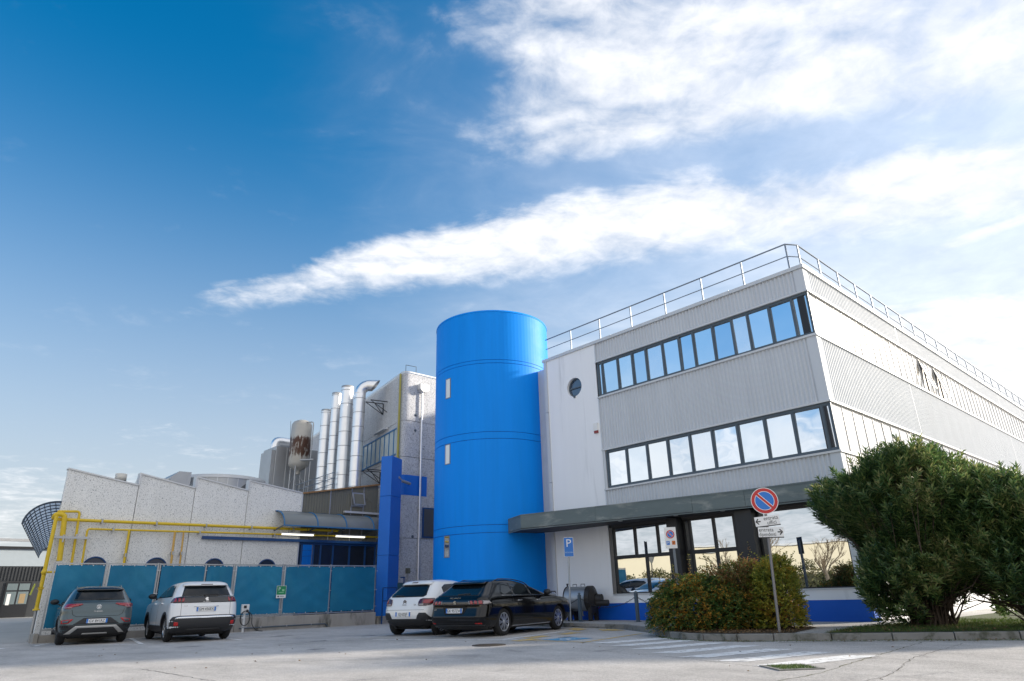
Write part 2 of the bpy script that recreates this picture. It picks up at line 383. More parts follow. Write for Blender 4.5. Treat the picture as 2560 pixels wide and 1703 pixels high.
M_signback = mat('sign back', (0.10, 0.105, 0.11), 0.5, metal=0.4)

# ------------------------------------------------------------------ ground, pavement, markings
MB().add([(-900, -900, 0), (900, -900, 0), (900, 900, 0), (-900, 900, 0)], [(0, 1, 2, 3)]).build('ground', M_asph)
GROUND = struct(bpy.data.objects['ground'])
def flat(name, poly, z, material, parent=GROUND):
    return MB().add([(x, y, z) for x, y in poly], [tuple(range(len(poly)))]).build(name, material, parent)
def strip(a, b, w):
    a, b = Vector(a), Vector(b); d = (b-a).normalized(); n = Vector((-d.y, d.x))*w/2
    return [a-n, b-n, b+n, a+n]

kerb_path = [(16.35, 18.6), (16.3, 15.2), (15.78, 12.7), (14.6, 10.85), (13.9, 10.1), (13.3, 9.45), (12.95, 8.85), (12.86, 8.3), (12.98, 7.6),
             (13.26, 6.97), (14.25, 5.14), (15.2, 3.35), (17.4, -0.8), (21.5, -8.5)]
def inset(path, d):
    out = []
    for i, p in enumerate(path):
        a = Vector(path[max(i-1, 0)]); b = Vector(path[min(i+1, len(path)-1)]); t = (b-a).normalized()
        out.append((p[0]-t.y*d, p[1]+t.x*d))
    return out
inner = inset(kerb_path, 0.13)
pav = MB().prism([(p[0], p[1]) for p in inner]+[(60, -8.5), (60, 7.2), (18.6, 7.2), (18.6, 18.6)], -0.05, 0.12).build('pavement', M_pave)
struct(pav)
def resample(path, step):
    out = [Vector(path[0])]
    for a, b in zip(path[:-1], path[1:]):
        a, b = Vector(a), Vector(b); n = max(1, round((b-a).length/step))
        out += [a+(b-a)*(i/n) for i in range(1, n+1)]
    return out
ko = resample(kerb_path, 0.95); ki = [Vector(p) for p in inset([tuple(p) for p in ko], 0.128)]
for i in range(len(ko)-1):
    a, b, c, d = ko[i], ko[i+1], ki[i+1], ki[i]; g = 0.008
    t = (b-a).normalized()*g
    lowered = 13.2 < (a.y+b.y)/2 < 15.0
    zt = 0.045 if lowered else 0.128+rnd.uniform(-0.006, 0.006)
    MB().prism([a+t, b-t, c-t, d+t], -0.04, zt).build('kerb_stone', M_kerb, pav, bevel=0.012)
flat('ramp_marking', [(15.55, 13.85), (16.0, 14.75), (15.2, 14.3), (14.8, 13.5)], 0.008, M_ypaint)
flat('ramp_marking', [(15.25, 12.2), (15.72, 12.95), (15.55, 13.45), (14.95, 12.75)], 0.008, M_ypaint)
bed = flat('planting_bed', [(14.75, 10.75), (14.0, 9.98), (13.42, 9.35), (13.09, 8.8), (13.0, 8.3), (13.11, 7.65), (13.37, 7.05), (13.6, 6.75), (15.6, 7.15), (16.2, 7.6), (16.1, 9.6)], 0.130, M_soil, None); struct(bed)
lawn_poly = [(13.78, 6.25), (14.37, 5.2), (15.32, 3.42), (17.5, -0.7), (21.5, -8.2), (30, -8.2), (30, 5.4), (17.6, 6.1), (16.2, 6.4)]
lawn = flat('lawn', lawn_poly, 0.129, M_turf, None); struct(lawn)
# zebra
zl = [(11.40, 9.75), (11.0, 8.93), (10.55, 8.08), (10.05, 7.25), (9.62, 6.42), (9.35, 5.62), (9.05, 4.85)]
for i, (x, y) in enumerate(zl):
    ln = 1.75+0.08*min(i, 3); dx, dy = 0.978*ln, -0.205*ln
    flat('zebra_stripe', [(x+0.05, y-0.23), (x+dx+0.10, y+dy-0.23), (x+dx-0.05, y+dy+0.23), (x-0.10, y+0.23)], 0.004, M_wpaint)
# parking bays
for a, b, w in [((3.7, 24.2), (6.0, 21.05), 0.12), ((6.66, 25.8), (5.8, 21.3), 0.12), ((8.6, 25.6), (8.05, 20.1), 0.12), ((4.35, 25.4), (3.75, 24.1), 0.12), ((2.2, 24.3), (3.05, 23.7), 0.5),
                ((9.9, 16.2), (11.35, 12.3), 0.12), ((11.6, 14.9), (15.3, 16.6), 0.12), ((11.35, 12.75), (15.5, 14.1), 0.12), ((10.4, 17.4), (14.6, 19.3), 0.12)]:
    flat('parking_line', strip(a, b, w), 0.004, M_wpaint)
for a, b, w in [((11.3, 10.25), (14.35, 11.0), 0.11), ((11.35, 12.3), (11.45, 10.25), 0.11)]:
    flat('bay_line', strip(a, b, w), 0.004, M_ypaint)
for x, y in [(12.35, 12.65), (13.75, 12.88), (11.45, 12.1)]:
    flat('bay_hatch', [(x-0.45, y-0.28), (x+0.35, y-0.15), (x+0.45, y+0.28), (x-0.35, y+0.15)], 0.005, M_ypaint)
flat('bay_symbol_field', [(11.55, 11.0), (12.5, 10.95), (12.55, 11.75), (11.6, 11.75)], 0.005, M_bpaint)
# wheelchair symbol
sy = MB(); c = Vector((12.05, 11.35))
for k in range(14):
    a0, a1 = R(60+k*18), R(60+(k+1)*18)
    sy.add([(c.x+r*math.cos(a), c.y+r*math.sin(a), 0.007) for a, r in ((a0, .15), (a1, .15), (a1, .2), (a0, .2))], [(0, 1, 2, 3)])
for a, b in [((12.05, 11.5), (12.28, 11.48)), ((12.12, 11.48), (12.1, 11.28)), ((12.1, 11.28), (11.88, 11.24)), ((11.88, 11.24), (11.8, 11.05))]:
    sy.add([(p.x, p.y, 0.0075) for p in strip(a, b, 0.05)], [(0, 1, 2, 3)])
sy.build('wheelchair_symbol', M_wpaint, GROUND)
# cracks
M_crack = mat('crack', (0.05, 0.052, 0.045), 0.95); M_moss = mat('mossy crack', (0.07, 0.085, 0.03), 0.95, var=0.4, vscale=8)
def crack(pts, w, material, seed):
    r2 = random.Random(seed); P = []
    pts = resample(pts, 0.12)
    for i, p in enumerate(pts):
        P.append((p.x+r2.uniform(-.02, .02), p.y+r2.uniform(-.02, .02), w*r2.uniform(0.25, 1.2)))
    b = MB()
    for i in range(len(P)-1):
        (x0, y0, w0), (x1, y1, w1) = P[i], P[i+1]; t = Vector((x1-x0, y1-y0)).normalized(); n = Vector((-t.y, t.x))
        b.add([(x0-n.x*w0/2, y0-n.y*w0/2, .003), (x1-n.x*w1/2, y1-n.y*w1/2, .003), (x1+n.x*w1/2, y1+n.y*w1/2, .003), (x0+n.x*w0/2, y0+n.y*w0/2, .003)], [(0, 1, 2, 3)])
    b.build('asphalt_crack', material, GROUND)
crack([(14.3, 4.6), (12.0, 4.35), (10.2, 4.2), (8.6, 4.0), (7.0, 4.1)], 0.02, M_moss, 1)
crack([(13.9, 3.9), (11.0, 3.75), (8.8, 3.3), (6.2, 3.4)], 0.012, M_crack, 2)
crack([(10.2, 12.4), (10.1, 9.6), (9.6, 7.0), (8.9, 5.0)], 0.011, M_crack, 3)
crack([(3.6, 13.0), (3.7, 9.8), (3.4, 8.5)], 0.02, M_crack, 4)
crack([(6.5, 17.3), (7.6, 17.0), (9.2, 17.4)], 0.03, M_crack, 5)
crack([(12.9, 6.7), (13.5, 5.9), (15.0, 3.2), (17.0, -0.6)], 0.05, M_moss, 6)
crack([(13.75, 10.15), (13.1, 9.4), (12.8, 8.7), (12.72, 8.2), (12.85, 7.5), (13.1, 6.9)], 0.05, M_moss, 7)
# raised concrete apron far left
MB().add([(-30, 27.2, 0.004), (4.0, 27.2, 0.004), (12.0, 62, 0.46), (-30, 62, 0.46)], [(0, 1, 2, 3)]).build('apron', mat('apron concrete', (0.42, 0.41, 0.39), 0.9, var=0.2, vscale=0.6, bump=0.3))
struct(bpy.data.objects['apron'])
MB().add([(-30, 62, 0.46), (8.2, 62, 0.46), (60, 62, 0.46), (60, 120, 0.46), (-30, 120, 0.46)], [(0, 1, 2, 3, 4)]).build('yard', MATS['apron concrete'])
struct(bpy.data.objects['yard'])

M_patch = asphalt_mat('asphalt repair', (0.40, 0.385, 0.372), (0.5, 0.5, 0.52))
flat('asphalt_patch', [(5.2, 12.4), (7.9, 9.6), (8.35, 10.0), (5.7, 12.9)], 0.002, M_patch)
flat('asphalt_patch', [(9.0, 18.6), (11.2, 18.0), (11.5, 18.9), (9.3, 19.6)], 0.002, M_patch)
# oil and tyre marks on the bays
M_oil = mat('oil stain', (0.17, 0.165, 0.165), 0.6, var=0.3, vscale=6, col2=(0.33, 0.32, 0.31), c2thr=(0.42, 0.6), c2scale=5)
for ox, oy, ra in ((9.6, 21.0, .35), (8.9, 17.2, .22), (10.9, 18.0, .28), (6.2, 18.6, .3), (12.6, 11.9, .2), (7.4, 14.4, .18)):
    r9 = random.Random(int(ox*100)); k = 18
    flat('oil_stain', [(ox+ra*r9.uniform(.55, 1.1)*math.cos(2*math.pi*i/k)*1.3, oy+ra*r9.uniform(.55, 1.1)*math.sin(2*math.pi*i/k)) for i in range(k)], 0.0024, M_oil)
# manhole and drain
t = thing('manhole_cover', 'round iron manhole cover in the asphalt behind the black estate car', 'manhole', (9.9, 11.6, 0))
MB().lathe([(0.36, 0.0), (0.36, 0.012), (0.31, 0.012), (0.31, 0.004)], (9.9, 11.6, 0), n=32).build('frame', mat('cast iron', (0.07, 0.06, 0.052), 0.7, metal=0.4, var=0.3, vscale=8), t)
lid = MB().lathe([(0.30, 0.004), (0.30, 0.010), (0.0001, 0.010)], (9.9, 11.6, 0), n=32)
for k in range(-4, 5):
    w = math.sqrt(0.28**2-(k*0.06)**2); lid.box(9.9-w, 9.9+w, 11.6+k*0.06-0.012, 11.6+k*0.06+0.012, 0.0105, 0.016)
lid.build('lid', MATS['cast iron'], t)
t = thing('drain_gully', 'square concrete drain gully grown over with grass beside the zebra crossing', 'drain', (9.0, 4.55, 0))
dg_ = MB()
ex = Vector((0.78, -0.62)); ey = Vector((0.62, 0.78))
def dq(a, b): return (9.0+ex.x*a+ey.x*b, 4.55+ex.y*a+ey.y*b)
for (a0, a1, b0, b1) in [(-.3, .3, -.3, -.24), (-.3, .3, .24, .3), (-.3, -.24, -.24, .24), (.24, .3, -.24, .24)]:
    dg_.prism([dq(a0, b0), dq(a1, b0), dq(a1, b1), dq(a0, b1)], -0.02, 0.014)
dg_.build('frame', M_kerb, t)
gb = MB(); r3 = random.Random(5)
for i in range(900):
    a, b = r3.uniform(-.23, .23), r3.uniform(-.23, .23); x, y = dq(a, b); h = r3.uniform(.015, .045); q = r3.uniform(0, 6.28); w = 0.004
    gb.add([(x-w*math.cos(q), y-w*math.sin(q), 0.003), (x+w*math.cos(q), y+w*math.sin(q), 0.003), (x+r3.uniform(-.02, .02), y+r3.uniform(-.02, .02), h)], [(0, 1, 2)])
M_grass = leaf_mat('grass', [(0.0, (0.035, 0.075, 0.012)), (0.5, (0.07, 0.13, 0.02)), (0.8, (0.12, 0.16, 0.035)), (1.0, (0.20, 0.19, 0.06))], 0.6, 1.5, 0.3)
stuff(gb.build('grass', M_grass, t))

# ------------------------------------------------------------------ office building
U0, V0, V1, V2 = 18.41, 6.95, 15.12, 17.80
OB = thing('office_building', 'grey corrugated three-storey office block with white end wall and blue base', 'building', (U0, V0, 0))
def P(name, mb, m_, parent=OB, bevel=0.0): return mb.build(name, m_, parent, bevel=bevel)
BE = 62.0
P('wall', MB().box(U0+0.36, BE, V0+0.36, V2-0.02, -0.1, 9.55), M_white)
P('roof', MB().box(U0+0.1, BE, V0+0.1, V2-0.01, 9.55, 9.80), mat('roof felt', (0.2, 0.2, 0.2), 0.9))
P('wall', MB().box(U0+0.25, U0+0.7, V2+0.05, 19.2, 0.12, 9.7), M_cladtrim)                # link wall behind the trim
# corrugated cladding as real folded sheet
def corrug_A(z0, z1, pitch=0.128, dep=0.036):
    b = MB(); y = V0+0.28; u = U0
    prof = []
    while y < V1-0.02:
        prof += [(u+dep, y), (u+dep, y+pitch*.32), (u, y+pitch*.5), (u, y+pitch*.82)]; y += pitch
    prof = [q for q in prof if q[1] <= V1]
    n = len(prof); b.add([(q[0], q[1], z) for z in (z0, z1) for q in prof], [(i+1, i, n+i, n+i+1) for i in range(n-1)])
    return b
def corrug_B(z0, z1, x0, x1, pitch=0.128, dep=0.020):
    b = MB(); x = x0; prof = []
    while x < x1:
        prof += [(x, V0+dep), (x+pitch*.32, V0+dep), (x+pitch*.5, V0), (x+pitch*.82, V0)]; x += pitch
    n = len(prof); b.add([(q[0], q[1], z) for z in (z0, z1) for q in prof], [(i, i+1, n+i+1, n+i) for i in range(n-1)])
    return b
for z0, z1 in ((3.3, 4.33), (5.79, 7.70), (9.16, 9.86)):
    P('corrugated_cladding', corrug_A(z0, z1), M_clad)
    for a, b_ in ((U0+0.28, 25.86), (25.9, 40.0), (40.03, BE)):
        P('corrugated_cladding', corrug_B(z0, z1, a, b_), M_clad)
    P('corner_trim', MB().prism([(U0-0.008, V0-0.008), (U0+0.28, V0-0.008), (U0+0.28, V0+0.05), (U0+0.05, V0+0.05), (U0+0.05, V0+0.28), (U0-0.008, V0+0.28)], z0, z1), M_clad)
    P('end_trim', MB().box(U0-0.012, U0+0.06, V1-0.03, V1+0.02, z0, z1), M_clad)
P('cladding_joint', MB().box(25.855, 25.91, V0-0.012, V0+0.04, 9.16, 9.86), M_rail)
# sills and drip flashings
for z0, z1, pr in ((4.33, 4.385, 0.05), (5.735, 5.79, 0.04), (7.70, 7.765, 0.05), (9.10, 9.16, 0.04)):
    P('flashing', MB().box(U0-pr, U0+0.10, V0-pr, V1+0.02, z0, z1), M_cladtrim)
    P('flashing', MB().box(U0+0.101, BE, V0-pr, V0+0.10, z0, z1), M_cladtrim)
# coping in lengths
y = V0-0.06; n = 0
while y < V2+0.1:
    y1 = min(y+2.45, V2+0.12)
    P('coping', MB().box(U0-0.055-0.004*(n % 2), U0+0.28, y, y1-0.008, 9.862, 9.975+0.004*(n % 2)), M_cladtrim); y = y1; n += 1
x = U0+0.29; n = 0
while x < BE:
    P('coping', MB().box(x, min(x+3.0, BE)-0.008, V0-0.06-0.004*(n % 2), V0+0.26, 9.862, 9.972+0.004*(n % 2)), M_cladtrim); x += 3.0; n += 1
# window bands
def band_A(z0, z1, muls, ends, name, glz, mw=0.06):
    f = MB(); uf = U0+0.03
    f.box(uf, uf+0.09, ends[1], ends[0], z0, z0+0.075); f.box(uf, uf+0.09, ends[1], ends[0], z1-0.075, z1)
    edges = [ends[0]]+muls+[ends[1]]
    for i, v in enumerate(edges):
        w = mw if 0 < i < len(edges)-1 else 0.07
        f.box(uf-0.006, uf+0.09, v-w/2, v+w/2, z0+0.075, z1-0.075)
    fo = P('window_band', f, M_frame)
    for i in range(len(edges)-1):
        a, b = edges[i]-mw/2, edges[i+1]+mw/2
        op = (name == 'up' and (a-b) < 0.5)
        tl = rnd.uniform(-0.014, 0.014); tv = rnd.uniform(-0.007, 0.007); ug = uf+0.05
        me = MB().add([(ug-tl-tv, a, z0+.075), (ug-tl+tv, b, z0+.075), (ug+tl+tv, b, z1-.075), (ug+tl-tv, a, z1-.075)], [(0, 1, 2, 3)])
        me.build('pane', glz[i % len(glz)], fo)
        # opening sash
        s = MB(); k = 0.02
        for (y0, y1, a0, a1) in ((b, a, z0+.075, z0+.075+k), (b, a, z1-.075-k, z1-.075), (b, b+k, z0+.075+k, z1-.075-k), (a-k, a, z0+.075+k, z1-.075-k)):
            s.box(uf+0.012, uf+0.075, y0, y1, a0, a1)
        if not op: s.build('sash', M_frame, fo)
    P('window_reveal', MB().box(U0+0.14, U0+0.35, ends[1], ends[0], z0, z1), M_dark)
band_A(7.765, 9.10, [14.88, 14.14, 13.47, 12.86, 12.15, 11.47, 10.92, 10.17, 9.47, 8.93, 8.20, 7.47], (15.08, 6.99), 'up', G_up)
band_A(4.385, 5.735, [14.10, 13.22, 12.38, 11.52, 10.70, 9.83, 8.94, 8.07, 7.22], (14.97, 6.99), 'lo', G_up)
P('band_end', MB().box(U0+0.0, U0+0.12, 15.01, V1+0.01, 4.385, 5.735), M_cladtrim)
def band_B(z0, z1, pitch, x1, mw=0.032, opens=()):
    f = MB(); vf = V0+0.03; x0 = U0+0.05
    f.box(x0, x1, vf, vf+0.09, z0, z0+0.05); f.box(x0, x1, vf, vf+0.09, z1-0.05, z1)
    xs = [x0+0.06]
    while xs[-1] < x1: xs.append(xs[-1]+pitch)
    for x in xs: f.box(x-mw/2, x+mw/2, vf-0.006, vf+0.09, z0+0.05, z1-0.05)
    fo = P('window_band', f, M_frame_sun)
    for i in range(len(xs)-1):
        a, b = xs[i]+mw/2, xs[i+1]-mw/2; tl = rnd.uniform(-.004, .004); vg = vf+0.012
        if i in opens:
            o = 0.26
            me = MB().add([(a, vf-o, z0+.15), (b, vf-o, z0+.15), (b, vf, z1-.05), (a, vf, z1-.05)], [(0, 1, 2, 3)])
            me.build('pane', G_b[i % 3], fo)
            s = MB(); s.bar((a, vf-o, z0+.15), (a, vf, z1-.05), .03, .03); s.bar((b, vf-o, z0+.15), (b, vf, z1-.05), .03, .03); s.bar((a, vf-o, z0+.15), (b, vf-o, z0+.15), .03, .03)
            s.build('open_sash', M_frame_sun, fo)
            MB().box(a, b, vg+0.02, vg+0.03, z0+.05, z1-.05).build('dark_opening', M_dark, fo)
        else:
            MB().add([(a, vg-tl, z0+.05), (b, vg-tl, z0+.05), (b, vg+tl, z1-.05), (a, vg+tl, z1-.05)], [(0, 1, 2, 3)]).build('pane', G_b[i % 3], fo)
    P('window_reveal', MB().box(x0, x1, V0+0.14, V0+0.35, z0, z1), M_dark)
band_B(7.765, 9.10, 0.585, 50.0, opens=(16, 19))
band_B(4.385, 5.735, 0.745, 50.0)
for z0, z1 in ((7.765, 9.10), (4.385, 5.735)): P('corner_trim', MB().box(U0+0.0, U0+0.055, V0-0.004, V0+0.028, z0, z1), M_frame)
# white end wall with its round window
wc = (16.28, 8.43); wr = 0.375
wh = MB(); N = 48; h = 0.55
ring = [(wc[0]+wr*math.cos(2*math.pi*k/N), wc[1]+wr*math.sin(2*math.pi*k/N)) for k in range(N)]
def sqp(a):
    c, s_ = math.cos(a), math.sin(a); q = h/max(abs(c), abs(s_)); return (wc[0]+c*q, wc[1]+s_*q)
sq = [sqp(2*math.pi*k/N) for k in range(N)]
wh.add([(U0, a, b) for a, b in ring]+[(U0, a, b) for a, b in sq], [(k, N+k, N+(k+1) % N, (k+1) % N) for k in range(N)])
wh.add([(U0, a, b) for a, b in ring]+[(U0+0.3, a, b) for a, b in ring], [(k, (k+1) % N, N+(k+1) % N, N+k) for k in range(N)], True)
for y0, y1, z0, z1 in ((V1+.02, V2-.12, .635, wc[1]-h), (V1+.02, V2-.12, wc[1]+h, 9.86), (V1+.02, wc[0]-h, wc[1]-h, wc[1]+h), (wc[0]+h, V2-.12, wc[1]-h, wc[1]+h)):
    wh.add([(U0, y0, z0), (U0, y1, z0), (U0, y1, z1), (U0, y0, z1)], [(0, 3, 2, 1)])
P('end_wall', wh, M_white)
P('end_wall_return', MB().box(U0+0.002, U0+0.34, V2-0.12, V2-0.105, .64, 9.86), M_white)
rw = MB().lathe([(wr-0.002, 0.10), (wr-0.05, 0.10), (wr-0.05, 0.16), (wr-0.002, 0.16)], (U0, wc[0], wc[1]), 'x', 48, closed=True)
rw = P('round_window', rw, M_frame)
MB().lathe([(wr-0.05, 0.14), (0.0001, 0.14)], (U0, wc[0], wc[1]), 'x', 48).build('pane', mat('dark glazing', (0.03, 0.06, 0.12), 0.03, spec=0.9, coat=1.0), rw)
b = MB().box(U0+.10, U0+.15, wc[0]-wr+.05, wc[0]+wr-.05, wc[1]-.03, wc[1]+.02); b.build('glazing_bar', M_frame, rw)
P('weep_spout', MB().box(U0-.05, U0+.05, wc[0]-.03, wc[0]+.03, wc[1]-wr-.06, wc[1]-wr+.03), M_frame)
# grey corner trim of the end wall, in lengths
for z0, z1 in ((0.12, 3.1), (3.65, 4.95), (4.97, 7.72), (7.74, 9.86)):
    P('end_trim', MB().box(U0-0.03, U0+0.25, V2-0.10, V2+0.06, z0, z1), M_cladtrim)
al = P('alarm_siren', MB().box(U0-.07, U0, 15.22, 15.42, 6.52, 6.80), M_signw); MB().box(U0-.065, U0-.005, 15.24, 15.40, 6.43, 6.52).build('strobe', mat('strobe red', (0.25, 0.02, 0.02), 0.3), al)
# ground floor
P('plinth', MB().box(U0-0.012, U0+0.35, V0-0.012, V2-0.11, 0.10, 0.635), M_plinth)
P('plinth', MB().box(U0+0.352, BE, V0-0.008, V0+0.3, 0.10, 0.42), M_white)
P('spandrel', MB().box(U0, U0+0.35, V0, V1+.018, 0.637, 0.90), M_white)
P('side_wall', MB().box(U0+0.352, BE, V0, V0+0.3, 0.422, 4.32), M_white)
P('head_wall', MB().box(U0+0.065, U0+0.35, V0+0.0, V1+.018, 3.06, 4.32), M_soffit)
P('window_reveal', MB().box(U0+0.30, U0+0.35, V0+.1, V1, .90, 3.06), M_dark)
P('corner_pier', MB().box(U0+0.001, U0+0.34, V0+.001, V0+0.26, .902, 3.058), M_white)
def shop(v_hi, v_lo, zb, zt, tr, up, lo):
    f = MB(); a, b = U0+0.10, U0+0.18; fw = 0.075
    f.box(a, b, v_lo, v_hi, zb, zb+.06); f.box(a, b, v_lo, v_hi, zt-.06, zt); f.box(a-.01, b, v_lo, v_hi, tr-.055, tr+.055)
    f.box(a-.004, b, v_lo, v_lo+fw, zb+.06, zt-.06); f.box(a-.004, b, v_hi-fw, v_hi, zb+.06, zt-.06)
    for v in up: f.box(a-.004, b, v-fw/2, v+fw/2, tr+.055, zt-.06)
    for v in lo: f.box(a-.004, b, v-fw/2, v+fw/2, zb+.06, tr-.055)
    fo = P('shop_window', f, M_dark)
    for (z0, z1, ms) in ((tr+.055, zt-.06, up), (zb+.06, tr-.055, lo)):
        e = [v_hi-fw]+[q for v in ms for q in (v+fw/2, v-fw/2)]+[v_lo+fw]
        for i in range(0, len(e), 2):
            u = U0+0.145; tl = rnd.uniform(-.002, .002)
            MB().add([(u-tl, e[i], z0), (u-tl, e[i+1], z0), (u+tl, e[i+1], z1), (u+tl, e[i], z1)], [(0, 1, 2, 3)]).build('pane', G_low, fo)
shop(15.06, 12.60, .90, 3.06, 2.07, [14.12, 13.20], [13.72])
shop(12.18, 10.22, .20, 3.06, 2.07, [11.97, 11.12, 10.42], [11.97, 11.12, 10.42])
MB().box(U0+.09, U0+.2, 9.70, 9.71, .9, 3.06)
f = MB(); a, b = U0+.10, U0+.18
f.box(a, b, 7.21, 9.66, .90, .96); f.box(a, b, 7.21, 9.66, 3.0, 3.06); f.box(a-.004, b, 7.21, 7.27, .96, 3.0); f.box(a-.004, b, 9.60, 9.66, .96, 3.0)
fo = P('shop_window', f, M_dark)
MB().add([(U0+.145, 9.60, .96), (U0+.145, 7.27, .96), (U0+.145, 7.27, 3.0), (U0+.145, 9.60, 3.0)], [(0, 1, 2, 3)]).build('pane', G_low, fo)
P('entrance_column', MB().box(U0-.22, U0+.22, 12.19, 12.59, .12, 3.10), M_dark)
P('entrance_column', MB().box(U0-.22, U0+.22, 9.67, 10.20, .12, 3.10), M_dark)
P('sill', MB().box(U0-.03, U0+.1, 12.61, 15.10, .885, .925), M_cladtrim); P('sill', MB().box(U0-.03, U0+.1, 7.1, 9.66, .885, .925), M_cladtrim)
P('threshold', MB().box(U0+.02, U0+.1, 10.21, 12.18, .637, .899), M_dark)

# roof railing
RR = thing('roof_railing', 'galvanised guard railing along the flat roof of the office block', 'railing', (U0+.08, V0+.15, 9.97))
ry = [7.34+1.505*i for i in range(8)]
for v in ry[:7]: MB().box(U0+.06, U0+.10, v-.02, v+.02, 9.9, 10.84).build('post', M_rail, RR)
MB().tube([(U0+.08, 7.34, 10.86), (U0+.08, 17.78, 10.86)], .024, 8).build('top_rail', M_rail, RR)
MB().tube([(U0+.08, 7.34, 10.44), (U0+.08, 17.78, 10.44)], .017, 8).build('middle_rail', M_rail, RR)
MB().tube([(U0+.08, 7.34, 10.86), (U0+.42, V0+.17, 10.86), (60, V0+.17, 10.86)], .024, 8).build('top_rail', M_rail, RR)
MB().tube([(U0+.08, 7.34, 10.44), (U0+.42, V0+.17, 10.44), (60, V0+.17, 10.44)], .017, 8).build('middle_rail', M_rail, RR)
x = U0+.42
while x < 52:
    MB().box(x-.02, x+.02, V0+.15, V0+.19, 9.9, 10.84).build('post', M_rail, RR); x += 1.45

# entrance canopy: wedge that narrows towards the corner
EC = thing('entrance_canopy', 'weathered dark grey steel canopy over the office entrance', 'canopy', (17.3, 14, 3.12))
foot = [(17.02, 18.75), (16.48, 17.50), (18.02, 9.7), (18.2, 6.93), (18.40, 6.93), (18.40, 17.7), (18.0, 18.9)]
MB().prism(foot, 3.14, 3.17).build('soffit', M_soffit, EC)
MB().prism(foot, 3.58, 3.60).build('top_sheet', M_canopy, EC)
fp = [Vector(foot[0]), Vector(foot[1]), Vector(foot[1])+(Vector(foot[2])-Vector(foot[1]))*.38, Vector(foot[1])+(Vector(foot[2])-Vector(foot[1]))*.80, Vector(foot[2]), Vector(foot[3])]
for i in range(5):
    a, b = fp[i], fp[i+1]; t_ = (b-a).normalized(); nn = Vector((t_.y, -t_.x)); nn = nn if nn.x < 0 else -nn
    a2, b2 = a+t_*.004*(i > 1), b-t_*.004*(0 < i < 4)
    MB().prism([a2, b2, b2-nn*.05, a2-nn*.05], 3.115, 3.635+.002*i).build('fascia', M_canopy, EC)
for q in ((17.55, 13.9), (17.9, 12.0), (18.1, 10.5)):
    MB().lathe([(.07, 3.137), (.07, 3.125), (.0001, 3.125)], (q[0], q[1], 0), n=20).build('downlight', mat('downlight lens', (0.7, 0.7, 0.66), 0.3), EC)

# blue stair tower
TC, TR = (18.27, 20.93), 2.49
ST = thing('stair_tower', 'round bright blue metal-clad stair tower beside the office block', 'tower', (*TC, 0))
MB().lathe([(TR-.035, 0.0), (TR-.035, 12.0)], (*TC, 0), n=96).build('core', M_blue_dk, ST)
def ribbed(z0, z1, n=392):
    b = MB(); vs = []
    for z in (z0, z1):
        for k in range(n):
            r = TR-(0.0022 if k % 4 == 0 else 0.0); q = 2*math.pi*k/n; vs.append((TC[0]+r*math.cos(q), TC[1]+r*math.sin(q), z))
    b.add(vs, [(k, (k+1) % n, n+(k+1) % n, n+k) for k in range(n)], True)
    for z, s_ in ((z0, 1), (z1, -1)):
        pts = [(TC[0]+r*math.cos(2*math.pi*k/n), TC[1]+r*math.sin(2*math.pi*k/n), z) for r in (TR-.0, TR-.04) for k in range(n)]
        b.add(pts, [(k, (k+1) % n, n+(k+1) % n, n+k) for k in range(n)])
    return b
zs = [0.05, 3.16, 3.175, 3.44, 3.455, 6.69, 6.705, 6.965, 6.98, 9.81, 9.825, 9.955, 9.97, 12.10]
for i in range(0, len(zs), 2): ribbed(zs[i], zs[i+1]-.004).build('cladding_ring', M_blue, ST)
MB().lathe([(TR+.012, 12.09), (TR+.012, 12.16), (TR-.06, 12.16), (TR-.06, 12.0)], (*TC, 0), n=128).build('coping', M_blue, ST)
MB().lathe([(TR-.05, 12.02), (.0001, 12.05)], (*TC, 0), n=96).build('roof', M_blue_dk, ST)
wa = math.atan2(20.86-TC[1], 15.78-TC[0])
rn = Vector((math.cos(wa), math.sin(wa), 0)); tn = Vector((-rn.y, rn.x, 0))
for i, (z0, z1) in enumerate(((8.61, 9.40), (5.90, 6.64), (2.39, 3.12))):
    c = Vector((TC[0], TC[1], 0))+rn*(TR+.0)+Vector((0, 0, (z0+z1)/2)); hz = (z1-z0)/2; hw = .125
    f = MB()
    for s_ in (-1, 1):
        f.obox(c+tn*s_*(hw+.015), tn*.018, rn*.018, Vector((0, 0, hz+.03))); f.obox(c+Vector((0, 0, s_*(hz+.015))), tn*hw, rn*.017, Vector((0, 0, .016)))
    w = f.build('window', M_rail, ST)
    MB().obox(c+rn*.006, tn*hw, rn*.008, Vector((0, 0, hz))).build('pane', G_low if i == 2 else mat('frosted pane', (0.74, 0.78, 0.80), 0.25, spec=0.6), w)

